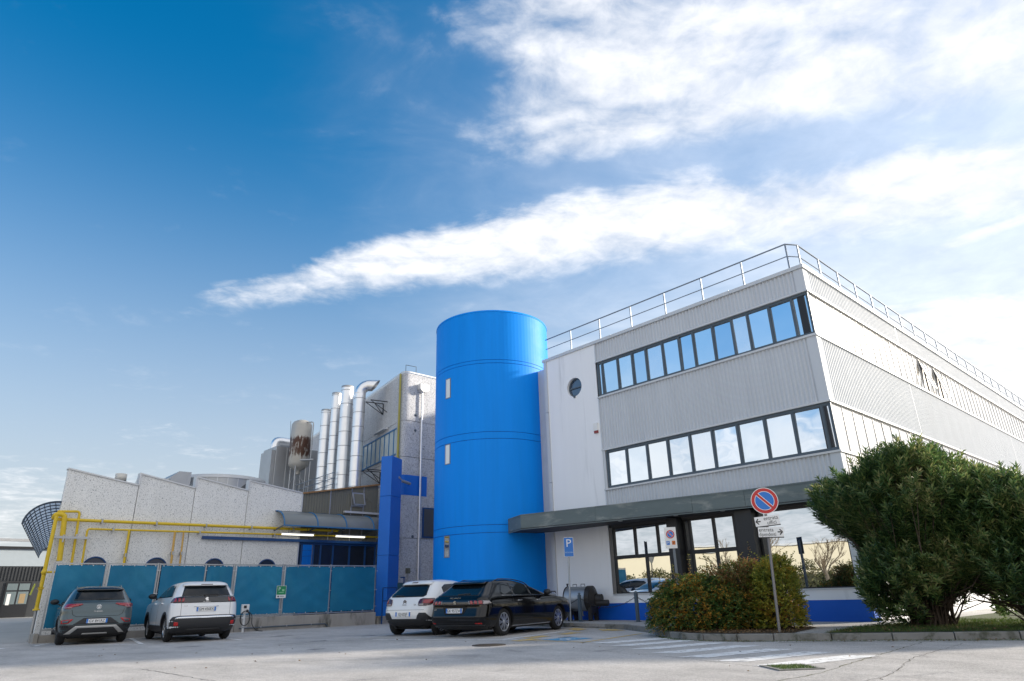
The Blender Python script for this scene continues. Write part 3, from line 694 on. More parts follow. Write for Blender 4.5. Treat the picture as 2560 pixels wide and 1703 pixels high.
# ------------------------------------------------------------------ sawtooth factory
VW = 28.0
SF = thing('sawtooth_factory', 'low aggregate-concrete factory with sawtooth roofline behind the blue screens', 'building', (4.3, VW, 0))
def Q(name, mb, m_, parent=SF, bevel=0.0): return mb.build(name, m_, parent, bevel=bevel)
teeth = [(4.30, 6.625, 5.60, 5.20), (6.645, 8.66, 5.64, 5.26), (8.68, 10.78, 5.70, 5.33), (10.80, 13.18, 5.75, 5.42)]
for a, b, h0, h1 in teeth:
    Q('wall_panel', MB().extr([(a, VW, 0), (b, VW, 0), (b, VW, h1), (a, VW, h0)], (0, .25, 0)), M_stip, bevel=0.012)
    dx = b-a; nx, nz = -(h1-h0)/dx, 1.0
    Q('coping', MB().extr([(a-.03, VW-.04, h0+.002), (b, VW-.04, h1+.002), (b, VW-.04, h1+.055), (a-.03, VW-.04, h0+.055)], (0, .34, 0)), M_cladtrim)
    Q('roof', MB().extr([(a, VW+.3, h0-.12), (b, VW+.3, h1-.12), (b, VW+.3, h1-.05), (a, VW+.3, h0-.05)], (4.1, 21.6, 0)), M_galv)
for i in range(3):
    x = teeth[i][1]+.01; Q('coping', MB().box(x-.035, x+.03, VW-.045, VW+.28, teeth[i][3]+.04, teeth[i+1][2]+.056), M_cladtrim)
    Q('clerestory', MB().extr([(x-.02, VW+.29, teeth[i][3]-.1), (x+.02, VW+.29, teeth[i][3]-.1), (x+.02, VW+.29, teeth[i+1][2]-.05), (x-.02, VW+.29, teeth[i+1][2]-.05)], (4.1, 21.6, 0)), M_blind)
Q('side_wall', MB().prism([(4.35, VW+.26), (4.6, VW+.26), (8.7, 50), (8.45, 50)], 0, 5.45), M_stip)
Q('back_wall', MB().box(8.8, 17.0, 49.5, 50, 0, 5.2), M_stip)
Q('end_trim', MB().box(13.16, 13.22, VW-.02, VW+.25, 0, 5.45), M_cladtrim)
for x in (5.66, 7.66, 9.76, 11.88):
    r = .36; zc = 2.255; pts = [(x+r*math.cos(R(a)), VW-.03, zc+r*math.sin(R(a))) for a in range(0, 181, 12)]
    w = Q('arched_window', MB().extr([(x-r, VW-.03, 1.0)]+pts[::-1]+[(x+r, VW-.03, 1.0)], (0, .02, 0)), mat('navy glazing', (0.010, 0.022, 0.055), 0.2))
    fr = MB(); pp = [(x+r*1.04, VW-.04, 1.0)]+[(x+r*1.04*math.cos(R(a)), VW-.04, zc+r*1.04*math.sin(R(a))) for a in range(0, 181, 12)]+[(x-r*1.04, VW-.04, 1.0)]
    fr.tube(pp, .028, 6).build('frame', M_bframe, w)
Q('fascia_beam', MB().box(9.16, 17.05, VW-.14, VW-.002, 3.36, 3.47), M_bframe)
# translucent panelled upper wall
px_ = [13.23, 14.55, 15.62, 16.25, 17.05]
def ztop(x): return 5.42+(x-13.2)*(6.12-5.42)/3.85
for i in range(4):
    a, b = px_[i]+.012, px_[i+1]-.012; n = 10; s = MB(); prof = []
    for k in range(n*2+1):
        x = a+(b-a)*k/(n*2); prof.append((x, VW+.04+(.012 if k % 2 else 0)))
    if i != 2:
        s.add([(x, y, 3.48) for x, y in prof]+[(x, y, ztop(x)-.02) for x, y in prof], [(k, k+1, len(prof)+k+1, len(prof)+k) for k in range(len(prof)-1)])
    else:
        for z0, z1 in ((3.48, 5.02), (5.66, None)):
            s.add([(x, y, z0) for x, y in prof]+[(x, y, z1 if z1 else ztop(x)-.02) for x, y in prof], [(k, k+1, len(prof)+k+1, len(prof)+k) for k in range(len(prof)-1)])
    Q('translucent_panel', s, M_tan)
for x in px_[1:4]: Q('glazing_bar', MB().box(x-.02, x+.02, VW, VW+.06, 3.5, ztop(x)-.02), M_galv)
Q('rusty_coping', MB().extr([(13.2, VW-.06, ztop(13.2)-.02), (17.08, VW-.06, ztop(17.08)-.02), (17.08, VW-.06, ztop(17.08)+.05), (13.2, VW-.06, ztop(13.2)+.05)], (0, .4, 0)), M_rust)
Q('lean_to_roof', MB().extr([(13.2, VW+.2, ztop(13.2)-.12), (17.3, VW+.2, ztop(17.3)-.12), (17.3, VW+.2, ztop(17.3)-.04), (13.2, VW+.2, ztop(13.2)-.04)], (0, 22, 0)), M_galv)
wn = MB()
for (x0, x1, z0, z1) in ((15.60, 16.28, 5.02, 5.07), (15.60, 16.28, 5.60, 5.66), (15.60, 15.66, 5.07, 5.60), (16.22, 16.28, 5.07, 5.60)): wn.box(x0, x1, VW-.03, VW+.06, z0, z1)
w = Q('top_hung_window', wn, M_galv)
tw = MB(); a = Vector((15.66, VW-.035, 5.60)); dn = Vector((0, -.16, -.50))
tw.extr([a, a+Vector((.56, 0, 0)), a+Vector((.56, 0, 0))+dn, a+dn], (0, .02, .006)); tw.build('pane', M_tan, w)
s2 = MB()
for p0, p1 in ((a, a+dn), (a+Vector((.56, 0, 0)), a+Vector((.56, 0, 0))+dn), (a+dn, a+Vector((.56, 0, 0))+dn)): s2.bar(p0, p1, .045, .045)
s2.build('sash', M_galv, w)
Q('gutter', MB().box(15.22, 17.06, VW-.16, VW-.02, 4.70, 4.79), M_cladtrim)
# blue-framed entrance glazing
gf = MB(); xs = [13.22, 13.38, 13.92, 14.26, 14.86, 15.68, 16.48, 17.02]
for x in xs: gf.box(x-.04, x+.04, VW+.02, VW+.12, 0, 3.36)
for z in (0.05, 1.0, 3.32): gf.box(13.2, 17.05, VW+.025, VW+.115, z-.045, z+.045)
gf = Q('glazed_front', gf, M_bframe)
for i in range(len(xs)-1):
    for z0, z1 in ((.1, .95), (1.05, 3.27)):
        MB().box(xs[i]+.04, xs[i+1]-.04, VW+.06, VW+.075, z0, z1).build('pane', G_low if i == 1 else M_blind, gf)
Q('interior_wall', MB().box(13.2, 17.05, VW+.2, VW+.3, 0, 3.4), M_dark)

# barrel canopy
BC = thing('barrel_canopy', 'curved smoked polycarbonate door canopy with blue ribs on the factory front', 'canopy', (14.5, 27.6, 3.9))
def arc(x, o=0.0):
    return [Vector((x, VW-.02-(.95+o)*math.sin(R(a)), 3.93+(.66+o)*math.cos(R(a)))) for a in range(0, 91, 10)]
xr = [12.05, 13.55, 14.92, 16.30, 17.3]
for i in range(4):
    A, B = arc(xr[i]+.03), arc(xr[i+1]-.03); n = len(A); b = MB()
    b.add(A+B, [(k, n+k, n+k+1, k+1) for k in range(n-1)], True)
    A2, B2 = arc(xr[i]+.03, -.012), arc(xr[i+1]-.03, -.012); b.add(A2+B2, [(k, k+1, n+k+1, n+k) for k in range(n-1)], True)
    b.build('canopy_sheet', M_poly, BC)
M_rib = mat('rib blue', (0.03, 0.16, 0.36), 0.45)
for x in xr[:4]:
    MB().tube(arc(x, .012), .03, 6).build('rib', M_rib, BC)
    MB().bar((x, VW-.02, 3.80), (x, VW-.97, 3.93), .04, .05).build('bracket', M_frame, BC)
MB().bar((12.02, VW-.97, 3.93), (17.3, VW-.97, 3.93), .05, .05).build('front_rail', M_rib, BC)
MB().bar((12.02, VW-.03, 4.60), (17.3, VW-.03, 4.60), .05, .04).build('wall_rail', M_frame, BC)
for x0, x1, lb in ((12.25, 13.68, 'lit fluorescent tube light under the canopy above the reflective pane'), (14.75, 16.2, 'lit fluorescent tube light under the canopy next to the blue column')):
    t = thing('tube_light', lb, 'light', ((x0+x1)/2, VW-.35, 3.6), group='tube lights under the door canopy')
    MB().box(x0, x1, VW-.43, VW-.29, 3.66, 3.70).build('housing', M_signw, t); MB().box(x0+.02, x1-.02, VW-.42, VW-.30, 3.60, 3.66).build('diffuser', mat('tube diffuser', (1.0, 0.97, 0.82), 0.5, emit=0.4), t)
    MB().tube([(x0+.3, VW-.36, 3.70), (x0+.3, VW-.36, 3.9)], .01, 6).build('hanger', M_dark, t); MB().tube([(x1-.3, VW-.36, 3.70), (x1-.3, VW-.36, 3.9)], .01, 6).build('hanger', M_dark, t)

# yellow gas pipes
YV = VW-.20
def bend(pts, r=.12, n=5):
    pts = [Vector(p) for p in pts]; out = [pts[0]]
    for i in range(1, len(pts)-1):
        a, b, c = pts[i-1], pts[i], pts[i+1]; rr = min(r, (a-b).length*.49, (c-b).length*.49)
        p0 = b+(a-b).normalized()*rr; p1 = b+(c-b).normalized()*rr
        for k in range(n+1):
            q = k/n; out.append(p0*(1-q)**2+b*2*q*(1-q)+p1*q*q)
    return out+[pts[-1]]
def pipe_thing(label, runs, clips, r, m_, loc):
    t = thing('gas_pipe', label, 'pipe', loc, group='gas pipes on the factory wall')
    for pts, rr, mm in runs: MB().tube(bend(pts, rr*2.6), rr, 10).build('pipe_run', mm, t)
    c = MB()
    for x, y, z in clips:
        MB().box(x-.025, x+.025, y-r*1.3, VW-.001, z-r*1.35, z+r*1.35).build('clip', M_galv, t)
    return t
pipe_thing('long yellow gas pipe along the factory wall, the upper of the two', [([(4.18, YV, 3.84), (14.95, YV, 3.88)], .055, M_yellow)],
           [(x, YV, 3.85) for x in (5.6, 7.4, 9.2, 11.0, 12.8, 14.6)], .055, M_yellow, (9.5, YV, 3.85))
pipe_thing('thinner yellow gas pipe below the long one, running on to the blue column', [([(5.24, YV, 2.2), (5.2, YV, 3.56), (17.0, YV, 3.68)], .035, M_yellow)],
           [(x, YV, 3.58) for x in (6.0, 9.0, 12.0)], .04, M_yellow, (10, YV, 3.6))
pipe_thing('yellow gas pipe dropping behind the second blue screen', [([(6.53, YV, 3.56), (6.55, YV, 1.2)], .042, M_yellow)], [(6.54, YV, 2.7)], .045, M_yellow, (6.5, YV, 1.2))
pipe_thing('ochre gas pipe dropping beside its twin, the one nearer the arched canopy', [([(8.10, YV, 3.57), (8.15, YV, 1.2)], .04, M_ochre)], [(8.12, YV, 2.8)], .045, M_ochre, (8.1, YV, 1.2))
pipe_thing('ochre gas pipe dropping beside its twin, the one nearer the blue beam', [([(8.41, YV, 3.57), (8.47, YV, 1.2)], .032, M_ochre)], [(8.44, YV, 2.8)], .04, M_ochre, (8.4, YV, 1.2))
pipe_thing('thick yellow gas riser with a hooked top at the factory corner', [([(4.15, YV+.1, 3.90), (4.15, YV-.1, 4.0), (4.42, YV-.1, 4.0), (4.54, YV-.1, 2.48)], .085, M_yellow)], [(4.5, YV-.1, 3.2)], .09, M_yellow, (4.5, YV, 2.4))
pipe_thing('slim yellow gas pipe looping over the thick riser', [([(4.20, YV, 4.10), (4.86, YV, 4.14), (4.93, YV, 2.35)], .042, M_yellow)], [(4.9, YV, 3.3)], .05, M_yellow, (4.9, YV, 2.3))
t = pipe_thing('yellow gas riser with valve standing outside the end of the fence', [([(4.12, 27.28, 3.9), (4.12, 27.28, 0.95)], .06, M_yellow)], [], .06, M_yellow, (4.12, 27.28, .5))
MB().lathe([(.0001, -.09), (.10, -.05), (.10, .05), (.0001, .09)], (4.11, 27.28, 2.10), 'x', 12).build('pressure_valve', M_yellow, t)
MB().tube([(4.2, 27.28, 2.10), (4.52, 27.28, 2.10)], .035, 8).build('branch', M_yellow, t)
MB().lathe([(.095, -.03), (.095, -.008), (.07, -.008), (.07, .008), (.095, .008), (.095, .03)], (4.12, 27.28, 1.60), 'z', 14).build('flange', M_yellow, t)
MB().bar((3.86, 27.25, 1.40), (3.93, 27.25, 1.74), .02, .045).build('valve_lever', mat('lever green yellow', (0.55, 0.58, 0.08), 0.5), t)
MB().bar((3.90, 27.25, 1.60), (4.08, 27.28, 1.60), .02, .03).build('valve_stem', M_galv, t)
MB().lathe([(.10, 0), (.10, .05), (.065, .05), (.065, .1)], (4.12, 27.28, .93), 'z', 14).build('base_flange', M_yellow, t)
MB().tube([(4.12, 27.28, 0), (4.12, 27.28, .93)], .045, 8).build('support_post', M_galv, t)
t = thing('pipe_bracket', 'galvanised angle bracket holding the gas risers at the factory corner', 'bracket', (4.6, 27.7, 3.2))
MB().bar((4.12, 27.62, 3.24), (5.3, 27.62, 3.24), .05, .08).build('angle_bar', M_galv, t); MB().bar((4.3, 27.62, 3.24), (4.3, VW, 3.24), .05, .05).build('arm', M_galv, t); MB().bar((5.2, 27.62, 3.24), (5.2, VW, 3.24), .05, .05).build('arm', M_galv, t)

# arched lattice canopy on the factory's end
LC = thing('lattice_canopy', 'arched dark steel lattice canopy projecting from the end of the factory', 'canopy', (3.8, 28, 3.7))
M_latt = mat('navy steel', (0.035, 0.055, 0.085), 0.5)
def larc(y, n=9): return [Vector((4.28+(y-28)*.178-.98*math.sin(R(90*i/n)), y, 3.66+.80*math.cos(R(90*i/n)))) for i in range(n+1)]
ys = [28.05+.93*i for i in range(21)]
for i, y in enumerate(ys): MB().tube(larc(y), .02 if i else .035, 6).build('arch', M_latt, LC)
for k in range(10):
    p, p2_ = larc(28.05)[k], larc(46.7)[k]; MB().bar(p, p2_, .022, .022).build('purlin', M_latt, LC)


b = MB(); A, B = larc(28.1), larc(46.7); n = len(A)
b.add([p+Vector((0, 0, .045)) for p in A]+[p+Vector((0, 0, .045)) for p in B], [(k, n+k, n+k+1, k+1) for k in range(n-1)], True)
b.build('clear_sheet', leaf_mat('lattice sheet', [(0, (.62, .68, .74)), (1, (.62, .68, .74))], .3, 1, .8), LC)

# low white building beyond, on the left
FB = thing('distant_workshop', 'low grey workshop with dark doorway beyond the factory', 'building', (5, 62, .4))
W_ = 62.0
MB().box(-30, 14, W_, W_+14, 3.95, 5.15).build('upper_wall', mat('pale panel', (0.34, 0.39, 0.43), 0.6, var=0.08), FB)
MB().box(-30, 14, W_+.05, W_+14, .4, 3.94).build('wall', mat('dark ribbed wall', (0.035, 0.038, 0.042), 0.5), FB)
rb = MB()
for i in range(60): rb.box(2+.2*i, 2.1+.2*i, W_-.01, W_+.05, 2.95, 3.90)
rb.build('ribbed_panel', MATS['dark ribbed wall'], FB)
MB().box(-30, 14, W_-.15, W_+.3, 5.15, 5.32).build('parapet', M_dark, FB)
MB().bar((-30, W_+1, 5.85), (14, W_+1, 5.85), .2, .2).build('roof_pipe', M_galv, FB)
d = MB().box(7.2, 8.75, W_-.04, W_+.06, .46, 2.85).build('door', M_dark, FB)
for x0, x1, z0, z1 in ((7.3, 7.92, 2.3, 2.75), (8.02, 8.65, 2.3, 2.75), (7.3, 7.92, 1.35, 2.2), (8.02, 8.65, 1.35, 2.2)):
    MB().box(x0, x1, W_-.055, W_-.041, z0, z1).build('pane', mat('milky pane', (0.16, 0.20, 0.21), 0.2), d)
MB().box(7.4, 7.62, W_-.066, W_-.056, 1.3, 2.05).build('poster', M_signw, d); MB().box(8.15, 8.5, W_-.066, W_-.056, 1.4, 2.05).build('poster', mat('ochre poster', (0.30, 0.22, 0.12), 0.6), d)
MB().box(5.6, 6.6, W_-.3, W_-.2, .46, 2.2).build('sliding_gate', M_galv, FB)

# blue square column, turned to the wall
CL = thing('blue_column', 'tall square dark blue column at the end of the screen fence', 'column', (16.62, 26.3, 0))
mid = Vector((16.60, 26.20)); dl = Vector((-.515, .857))*.56; dr = Vector((.857, .515))*1.05
for z0, z1 in ((0.3, 2.78), (2.79, 5.36), (5.37, 7.20)):
    MB().prism([mid, mid+dr, mid+dr+dl, mid+dl], z0, z1).build('column_panel', M_column, CL, bevel=.01)

# tall grey building
GB = thing('process_building', 'tall grey aggregate-concrete process building behind the stair tower', 'building', (17.96, 27.5, 0))
GC = Vector((17.96, 27.5)); gd = Vector((.187, .982)); HR = 11.95; rc = .42
def gpt(s, off=0.0): return GC+gd*s+Vector((-.982, .187))*off
cor = []
A0 = GC+gd*rc; B0 = GC+Vector((1, 0))*rc
for k in range(9):
    q = k/8; p = A0*(1-q)**2+GC*2*q*(1-q)+B0*q*q; cor.append(p)
outline = [GC+gd*22]+cor+[Vector((24.5, 27.5)), Vector((30, 49))]
for z0, z1 in ((0, 3.65), (3.67, 7.55), (7.57, 9.4), (9.42, HR)):
    b = MB(); n = len(outline); vs = [(p.x, p.y, z) for z in (z0, z1) for p in outline]
    b.add(vs, [(i+1, i, n+i, n+i+1) for i in range(n-1)]+[(0, n-1, 2*n-1, n)]); b.build('wall_panel', M_stip2, GB)
b = MB().add([(p.x, p.y, HR) for p in outline], [tuple(range(len(outline)))]); b.build('roof', M_galv, GB)
oc = [gpt(22, .04)]+[GC+(p-GC)*1.0+(p-Vector((18.6, 28.3))).normalized()*.04 for p in cor]+[Vector((24.5, 27.46))]
b = MB(); n = len(oc); vs = [(p.x, p.y, z) for z in (HR+.002, HR+.07) for p in oc]; b.add(vs, [(i+1, i, n+i, n+i+1) for i in range(n-1)]); b.build('coping', M_cladtrim, GB)
MB().prism([(23.6, 20.2), (33, 20.2), (33, 27.4), (23.6, 27.4)], 0, 11.5).build('unseen_shade_block', M_stip2, GB)  # unseen block added to shade the process building and sawtooth front
# long window in its side wall
def side_box(s0, s1, z0, z1, o0, o1): return MB().extr([(*gpt(s0, o0), z0), (*gpt(s1, o0), z0), (*gpt(s1, o0), z1), (*gpt(s0, o0), z1)], (*(gpt(s0, o1)-gpt(s0, o0)), 0))
wf = MB()
edges = [.42+.645*i for i in range(10)]
for s in edges: wf.extr([(*gpt(s-.03, .0), 7.76), (*gpt(s+.03, .0), 7.76), (*gpt(s+.03, .0), 9.1), (*gpt(s-.03, .0), 9.1)], (*(gpt(0, .05)-gpt(0, 0)), 0))
for z in (7.74, 9.06): wf.extr([(*gpt(.35, .0), z), (*gpt(6.3, .0), z), (*gpt(6.3, .0), z+.07), (*gpt(.35, .0), z+.07)], (*(gpt(0, .055)-gpt(0, 0)), 0))
wf = wf.build('ribbon_window', M_rib, GB)
for i in range(len(edges)-1): side_box(edges[i]+.03, edges[i+1]-.03, 7.81, 9.06, .01, .02).build('pane', mat('curtained glass', (0.50, 0.57, 0.58), 0.12, var=0.25, vscale=1.5, spec=0.7), wf)
# blue painted band round the corner and dark window
b = MB(); cb_ = [gpt(.9, .006)]+[p+(p-Vector((18.6, 28.3))).normalized()*.006 for p in cor]+[Vector((19.5, 27.494))]
n = len(cb_); b.add([(p.x, p.y, z) for z in (5.68, 6.66) for p in cb_], [(i+1, i, n+i, n+i+1) for i in range(n-1)], True); b.build('blue_band', M_column, GB)
w = MB().box(19.26, 20.3, 27.44, 27.52, 3.70, 5.14).build('window', M_bframe, GB); MB().box(19.33, 20.23, 27.425, 27.437, 3.77, 5.07).build('pane', mat('grey blind', (0.08, 0.085, 0.09), 0.4), w)
for z in (8.95, 9.75, 3.74): MB().lathe([(.07, 0), (.07, -.02), (.0001, -.02)], (18.72, 27.5, z), 'y', 16).build('wall_cap', M_frame, GB)
MB().bar((*gpt(1.9, .15), 9.36), (*gpt(3.5, .15), 9.38), .22, .09).build('wall_lamp', M_cladtrim, GB)
rl = thing('roof_ladder_rail', 'small black hoop rail at the roof edge of the process building', 'railing', (18.4, 27.7, HR))
MB().tube([(18.10, 27.6, HR), (18.10, 27.6, HR+.42), (18.74, 27.6, HR+.45), (18.74, 27.6, HR)], .016, 6).build('hoop', M_dark, rl)
dp = thing('downpipe', 'steel downpipe with square hopper head on the process building', 'pipe', (19.02, 27.4, 0))
MB().tube([(19.02, 27.38, 0.1), (19.02, 27.38, 10.98)], .05, 10).build('pipe', M_steel, dp)
MB().extr([(18.78, 27.2, 11.40), (19.34, 27.2, 11.40), (19.34, 27.2, 11.12), (19.12, 27.2, 10.98), (18.92, 27.2, 10.98), (18.78, 27.2, 11.12)], (0, .29, 0)).build('hopper', M_cladtrim, dp)
for z in (2.2, 5.0, 7.4, 9.6): MB().box(18.95, 19.09, 27.36, 27.5, z, z+.03).build('clip', M_galv, dp)
yp = thing('corner_gas_pipe', 'olive yellow gas pipe running down the corner of the process building', 'pipe', (17.92, 27.45, 5))
q = gpt(.30, .09); MB().tube([(q.x, q.y, 4.6), (q.x, q.y, HR-.05)], .055, 8).build('pipe_run', mat('olive yellow', (0.38, 0.34, 0.07), 0.5, var=0.1), yp)
q2 = gpt(.55, .06); MB().tube([(q2.x, q2.y, 3.9), (q2.x, q2.y, HR-.05)], .03, 8).build('conduit', M_galv, yp)
pb = thing('column_pipe_stub', 'grey pipe stub between the blue column and the blue painted band', 'pipe', (17.6, 26.9, 6.2))
MB().tube([(17.2, 26.6, 6.32), (17.6, 26.9, 6.22), (18.35, 27.3, 6.2)], .07, 10).build('pipe_run', M_galv, pb)
cb2 = thing('wall_cabinet', 'small grey meter box on the process building above the white hatchback', 'box', (18.5, 27.4, 2.1))
MB().box(18.38, 18.56, 27.36, 27.5, 2.06, 2.30).build('box', mat('olive grey', (0.16, 0.16, 0.12), 0.5), cb2); MB().tube([(18.47, 27.42, .3), (18.47, 27.42, 2.06)], .02, 6).build('conduit', M_galv, cb2)

# ------------------------------------------------------------------ stacks and plant on the roofs
def stack(label, x, y, r, z0, z1, tip=True, m_=M_steel, cap=False):
    t = thing('exhaust_stack', label, 'chimney', (x, y, z0), group='steel exhaust stacks')
    z = z0; i = 0
    while z < z1-.05:
        e = min(z+.78, z1); rr = r+.004*(i % 2)
        MB().lathe([(rr, z), (rr, e-.012)], (x, y, 0), n=28).build('stack_section', m_, t)
        if e < z1: MB().lathe([(r+.005, e-.016), (r+.016, e-.012), (r+.016, e+.012), (r+.005, e+.016)], (x, y, 0), n=28).build('seam_band', M_galv, t)
        z = e; i += 1
    if tip: MB().lathe([(r+.004, z1-.10), (r+.010, z1-.09), (r+.010, z1), (r-.03, z1), (r-.03, z1-.6)], (x, y, 0), n=28).build('rim', M_galv, t)
    return t
stack('short steel exhaust stack with brown-stained top beside the rusty tank', 17.2, 34.3, .30, 5.6, 11.25)
stack('tall slender steel exhaust stack behind the thickest one', 17.2, 33.2, .27, 5.6, 12.0)
stack('thickest steel exhaust stack, second from the process building wall', 17.2, 32.0, .335, 5.6, 12.1)
t = stack('steel exhaust stack with a bent outlet nearest the process building wall', 17.2, 30.6, .30, 5.6, 11.35, tip=False)
el = [Vector((17.2, 30.6, 11.35))]
for k in range(1, 9):
    a = R(10*k); e_ = .46*(1-math.cos(a)); el.append(Vector((17.2+.8*e_, 30.6-.6*e_, 11.35+.46*math.sin(a))))
el.append(el[-1]+Vector((.8*.06, -.6*.06, .01)))
MB().tube(el, .302, 24, caps=False).build('elbow', M_steel, t)
ob = MB(); ob.tube([el[-1]-Vector((.08, -.06, 0)), el[-1]+Vector((.2, -.15, .0))], [.306, .306], 24, caps=False)
for i_ in range(24, 48):
    v_ = ob.v[i_]; k_ = (v_[2]-el[-1].z+.34)*.75-.15; ob.v[i_] = (v_[0]+.8*k_, v_[1]-.6*k_, v_[2])
ob.build('outlet', M_steel, t)
stack('steel exhaust stack set close behind the bent one', 17.5, 31.15, .24, 5.6, 11.6)
ST2 = thing('stack_bracket', 'black triangular steel bracket tying the bent stack to the wall', 'bracket', (17.9, 30.0, 11))
for z in (10.9, 7.2):
    b = MB(); a = Vector((17.45, 30.4, z)); c = Vector((18.42, 30.2, z))
    b.bar(a, c, .04, .04); b.bar(a, c+Vector((0, 0, -.6)), .03, .03); b.bar(c, c+Vector((0, 0, -.6)), .04, .04); b.bar((a+c)/2, c+Vector((0, 0, -.6)), .03, .03)
    b.bar(a+Vector((0, -.5, 0)), c+Vector((0, -.5, 0)), .04, .04); b.bar(a+Vector((0, -.5, 0)), c+Vector((0, -.5, -.6)), .03, .03); b.build('bracket_frame', M_dark, ST2)
# rusty tank on legs
M_tank = mat('rusting cream tank', (0.46, 0.44, 0.40), 0.45, metal=0.2, var=0.12, vscale=2)
def rust_tank():
    nt = M_tank.node_tree; b = nt.nodes['Principled BSDF']; L = nt.links; v = nt.nodes.new('ShaderNodeTexCoord').outputs['Object']
    src = b.inputs['Base Color'].links[0].from_socket
    sp = nt.nodes.new('ShaderNodeSeparateXYZ'); L.new(v, sp.inputs[0]); z = NX(nt, sp.outputs[2])
    n = noise_node(nt, v, 3.2, 8, 0.7, 0.6, sc=(2.2, 2.2, 0.35)); n2 = noise_node(nt, v, 2.0, 6, 0.6, 0.4)
    zone = z.step(8.7, 9.2)*z.step(10.45, 9.9)                 # where the old insulation fell off
    f = (n*1.1+n2*0.6+zone*0.34-0.93).step(0.08, 0.26)
    mx = nt.nodes.new('ShaderNodeMix'); mx.data_type = 'RGBA'; L.new(f.k, mx.inputs[0]); L.new(src, mx.inputs[6]); mx.inputs[7].default_value = (0.075, 0.030, 0.016, 1)
    L.new(mx.outputs[2], b.inputs['Base Color'])
rust_tank()
t = thing('storage_tank', 'rust-streaked cream storage tank on legs beside the exhaust stacks', 'tank', (17.2, 37.4, 5.6))
MB().lathe([(.0001, 11.28), (.3, 11.25), (.50, 11.15), (.6, 10.98), (.6, 8.62), (.53, 8.45), (.33, 8.3), (.12, 8.2), (.12, 8.0)], (17.2, 37.4, 0), n=32).build('vessel', M_tank, t)
for k in range(4):
    q = R(45+90*k); x, y = 17.2+.46*math.cos(q), 37.4+.46*math.sin(q); MB().tube([(x, y, 5.6), (x, y, 8.8)], .045, 8).build('leg', M_galv, t)
b = MB()
for z in (6.4, 7.4):
    for k in range(4):
        q, q1 = R(45+90*k), R(135+90*k); b.bar((17.2+.46*math.cos(q), 37.4+.46*math.sin(q), z), (17.2+.46*math.cos(q1), 37.4+.46*math.sin(q1), z+.5), .03, .03)
b.build('cross_bracing', M_galv, t)
MB().tube(bend([(17.2, 36.9, 11.05), (17.5, 36.5, 11.05), (17.5, 36.5, 6.0)], .15), .035, 8).build('feed_pipe', M_galv, t)
MB().tube([(17.0, 36.9, 8.75), (17.6, 36.3, 8.75)], .06, 8).build('outlet_pipe', M_galv, t)
MB().tube([(16.72, 37.5, 8.0), (16.55, 37.6, 11.2)], .012, 6).build('vent_rod', M_dark, t)
# access stair rail near the stack feet
t = thing('roof_handrail', 'grey steel handrail at the feet of the exhaust stacks', 'railing', (16.9, 32.5, 6.2))
for z in (7.30, 7.0, 6.7): MB().tube([(16.75, 31.9, z), (17.0, 37.2, z)], .02, 6).build('rail', M_rail, t)
for y in (31.9, 33.2, 34.5, 35.8, 37.0): MB().tube([(16.75+(y-31.9)*.047, y, 5.9), (16.75+(y-31.9)*.047, y, 7.32)], .022, 6).build('post', M_rail, t)
# ducted housing and round vat behind the sawtooth roof
t = thing('filter_housing', 'grey sheet-metal filter housing with a round duct behind the rusty tank', 'machine', (16.5, 39, 5.6))
MB().box(16.22, 18.9, 38.5, 40.4, 5.4, 9.80).build('casing', M_galv, t, bevel=.02)
MB().box(16.0, 16.21, 38.62, 40.2, 5.4, 9.55).build('side_casing', M_galv, t)
MB().tube(bend([(16.6, 39.6, 9.8), (16.6, 39.6, 10.3), (18.2, 39.6, 10.3)], .35), .3, 16).build('duct', M_steel, t)
for x in (16.9, 17.6, 18.3): MB().box(x-.02, x+.02, 38.48, 38.499, 5.5, 9.75).build('seam', M_cladtrim, t)
t = thing('round_vat', 'wide round grey metal vat behind the sawtooth roofline', 'tank', (12.4, 36, 5))
MB().lathe([(2.15, 5.0), (2.15, 6.86)], (12.45, 36.1, 0), n=64).build('vat_wall', M_galv, t)
MB().lathe([(2.18, 6.86), (2.18, 7.02), (2.1, 7.02), (.0001, 7.05)], (12.45, 36.1, 0), n=64).build('vat_rim', M_cladtrim, t)
for k in range(14):
    q = R(180+k*13); MB().obox((12.45+2.155*math.cos(q), 36.1+2.155*math.sin(q), 5.82), Vector((math.cos(q), math.sin(q), 0))*.012, Vector((-math.sin(q), math.cos(q), 0))*.018, Vector((0, 0, 1.03))).build('seam', M_cladtrim, t)
t = thing('roof_plant_box', 'grey sheet-metal roof box against the round vat', 'machine', (9.7, 34, 5.4))
MB().extr([(9.35, 34, 5.2), (10.25, 34, 5.2), (10.25, 34, 6.95), (9.7, 34, 6.95), (9.35, 34, 6.65)], (0, 2, 0)).build('casing', M_galv, t); MB().box(8.85, 9.36, 34.2, 35.5, 6.5, 6.58).build('hatch', M_cladtrim, t)
t = thing('roof_vent', 'small cream roof vent with a round cap on the first sawtooth', 'vent', (6.1, 28.8, 5.3))
MB().lathe([(.10, 5.1), (.10, 5.5)], (6.15, 28.8, 0), n=20).build('neck', M_cladtrim, t); MB().lathe([(.0001, 5.74), (.2, 5.72), (.2, 5.46), (.0001, 5.46)], (6.15, 28.8, 0), n=24).build('cap', mat('cream metal', (0.62, 0.60, 0.55), 0.5), t)

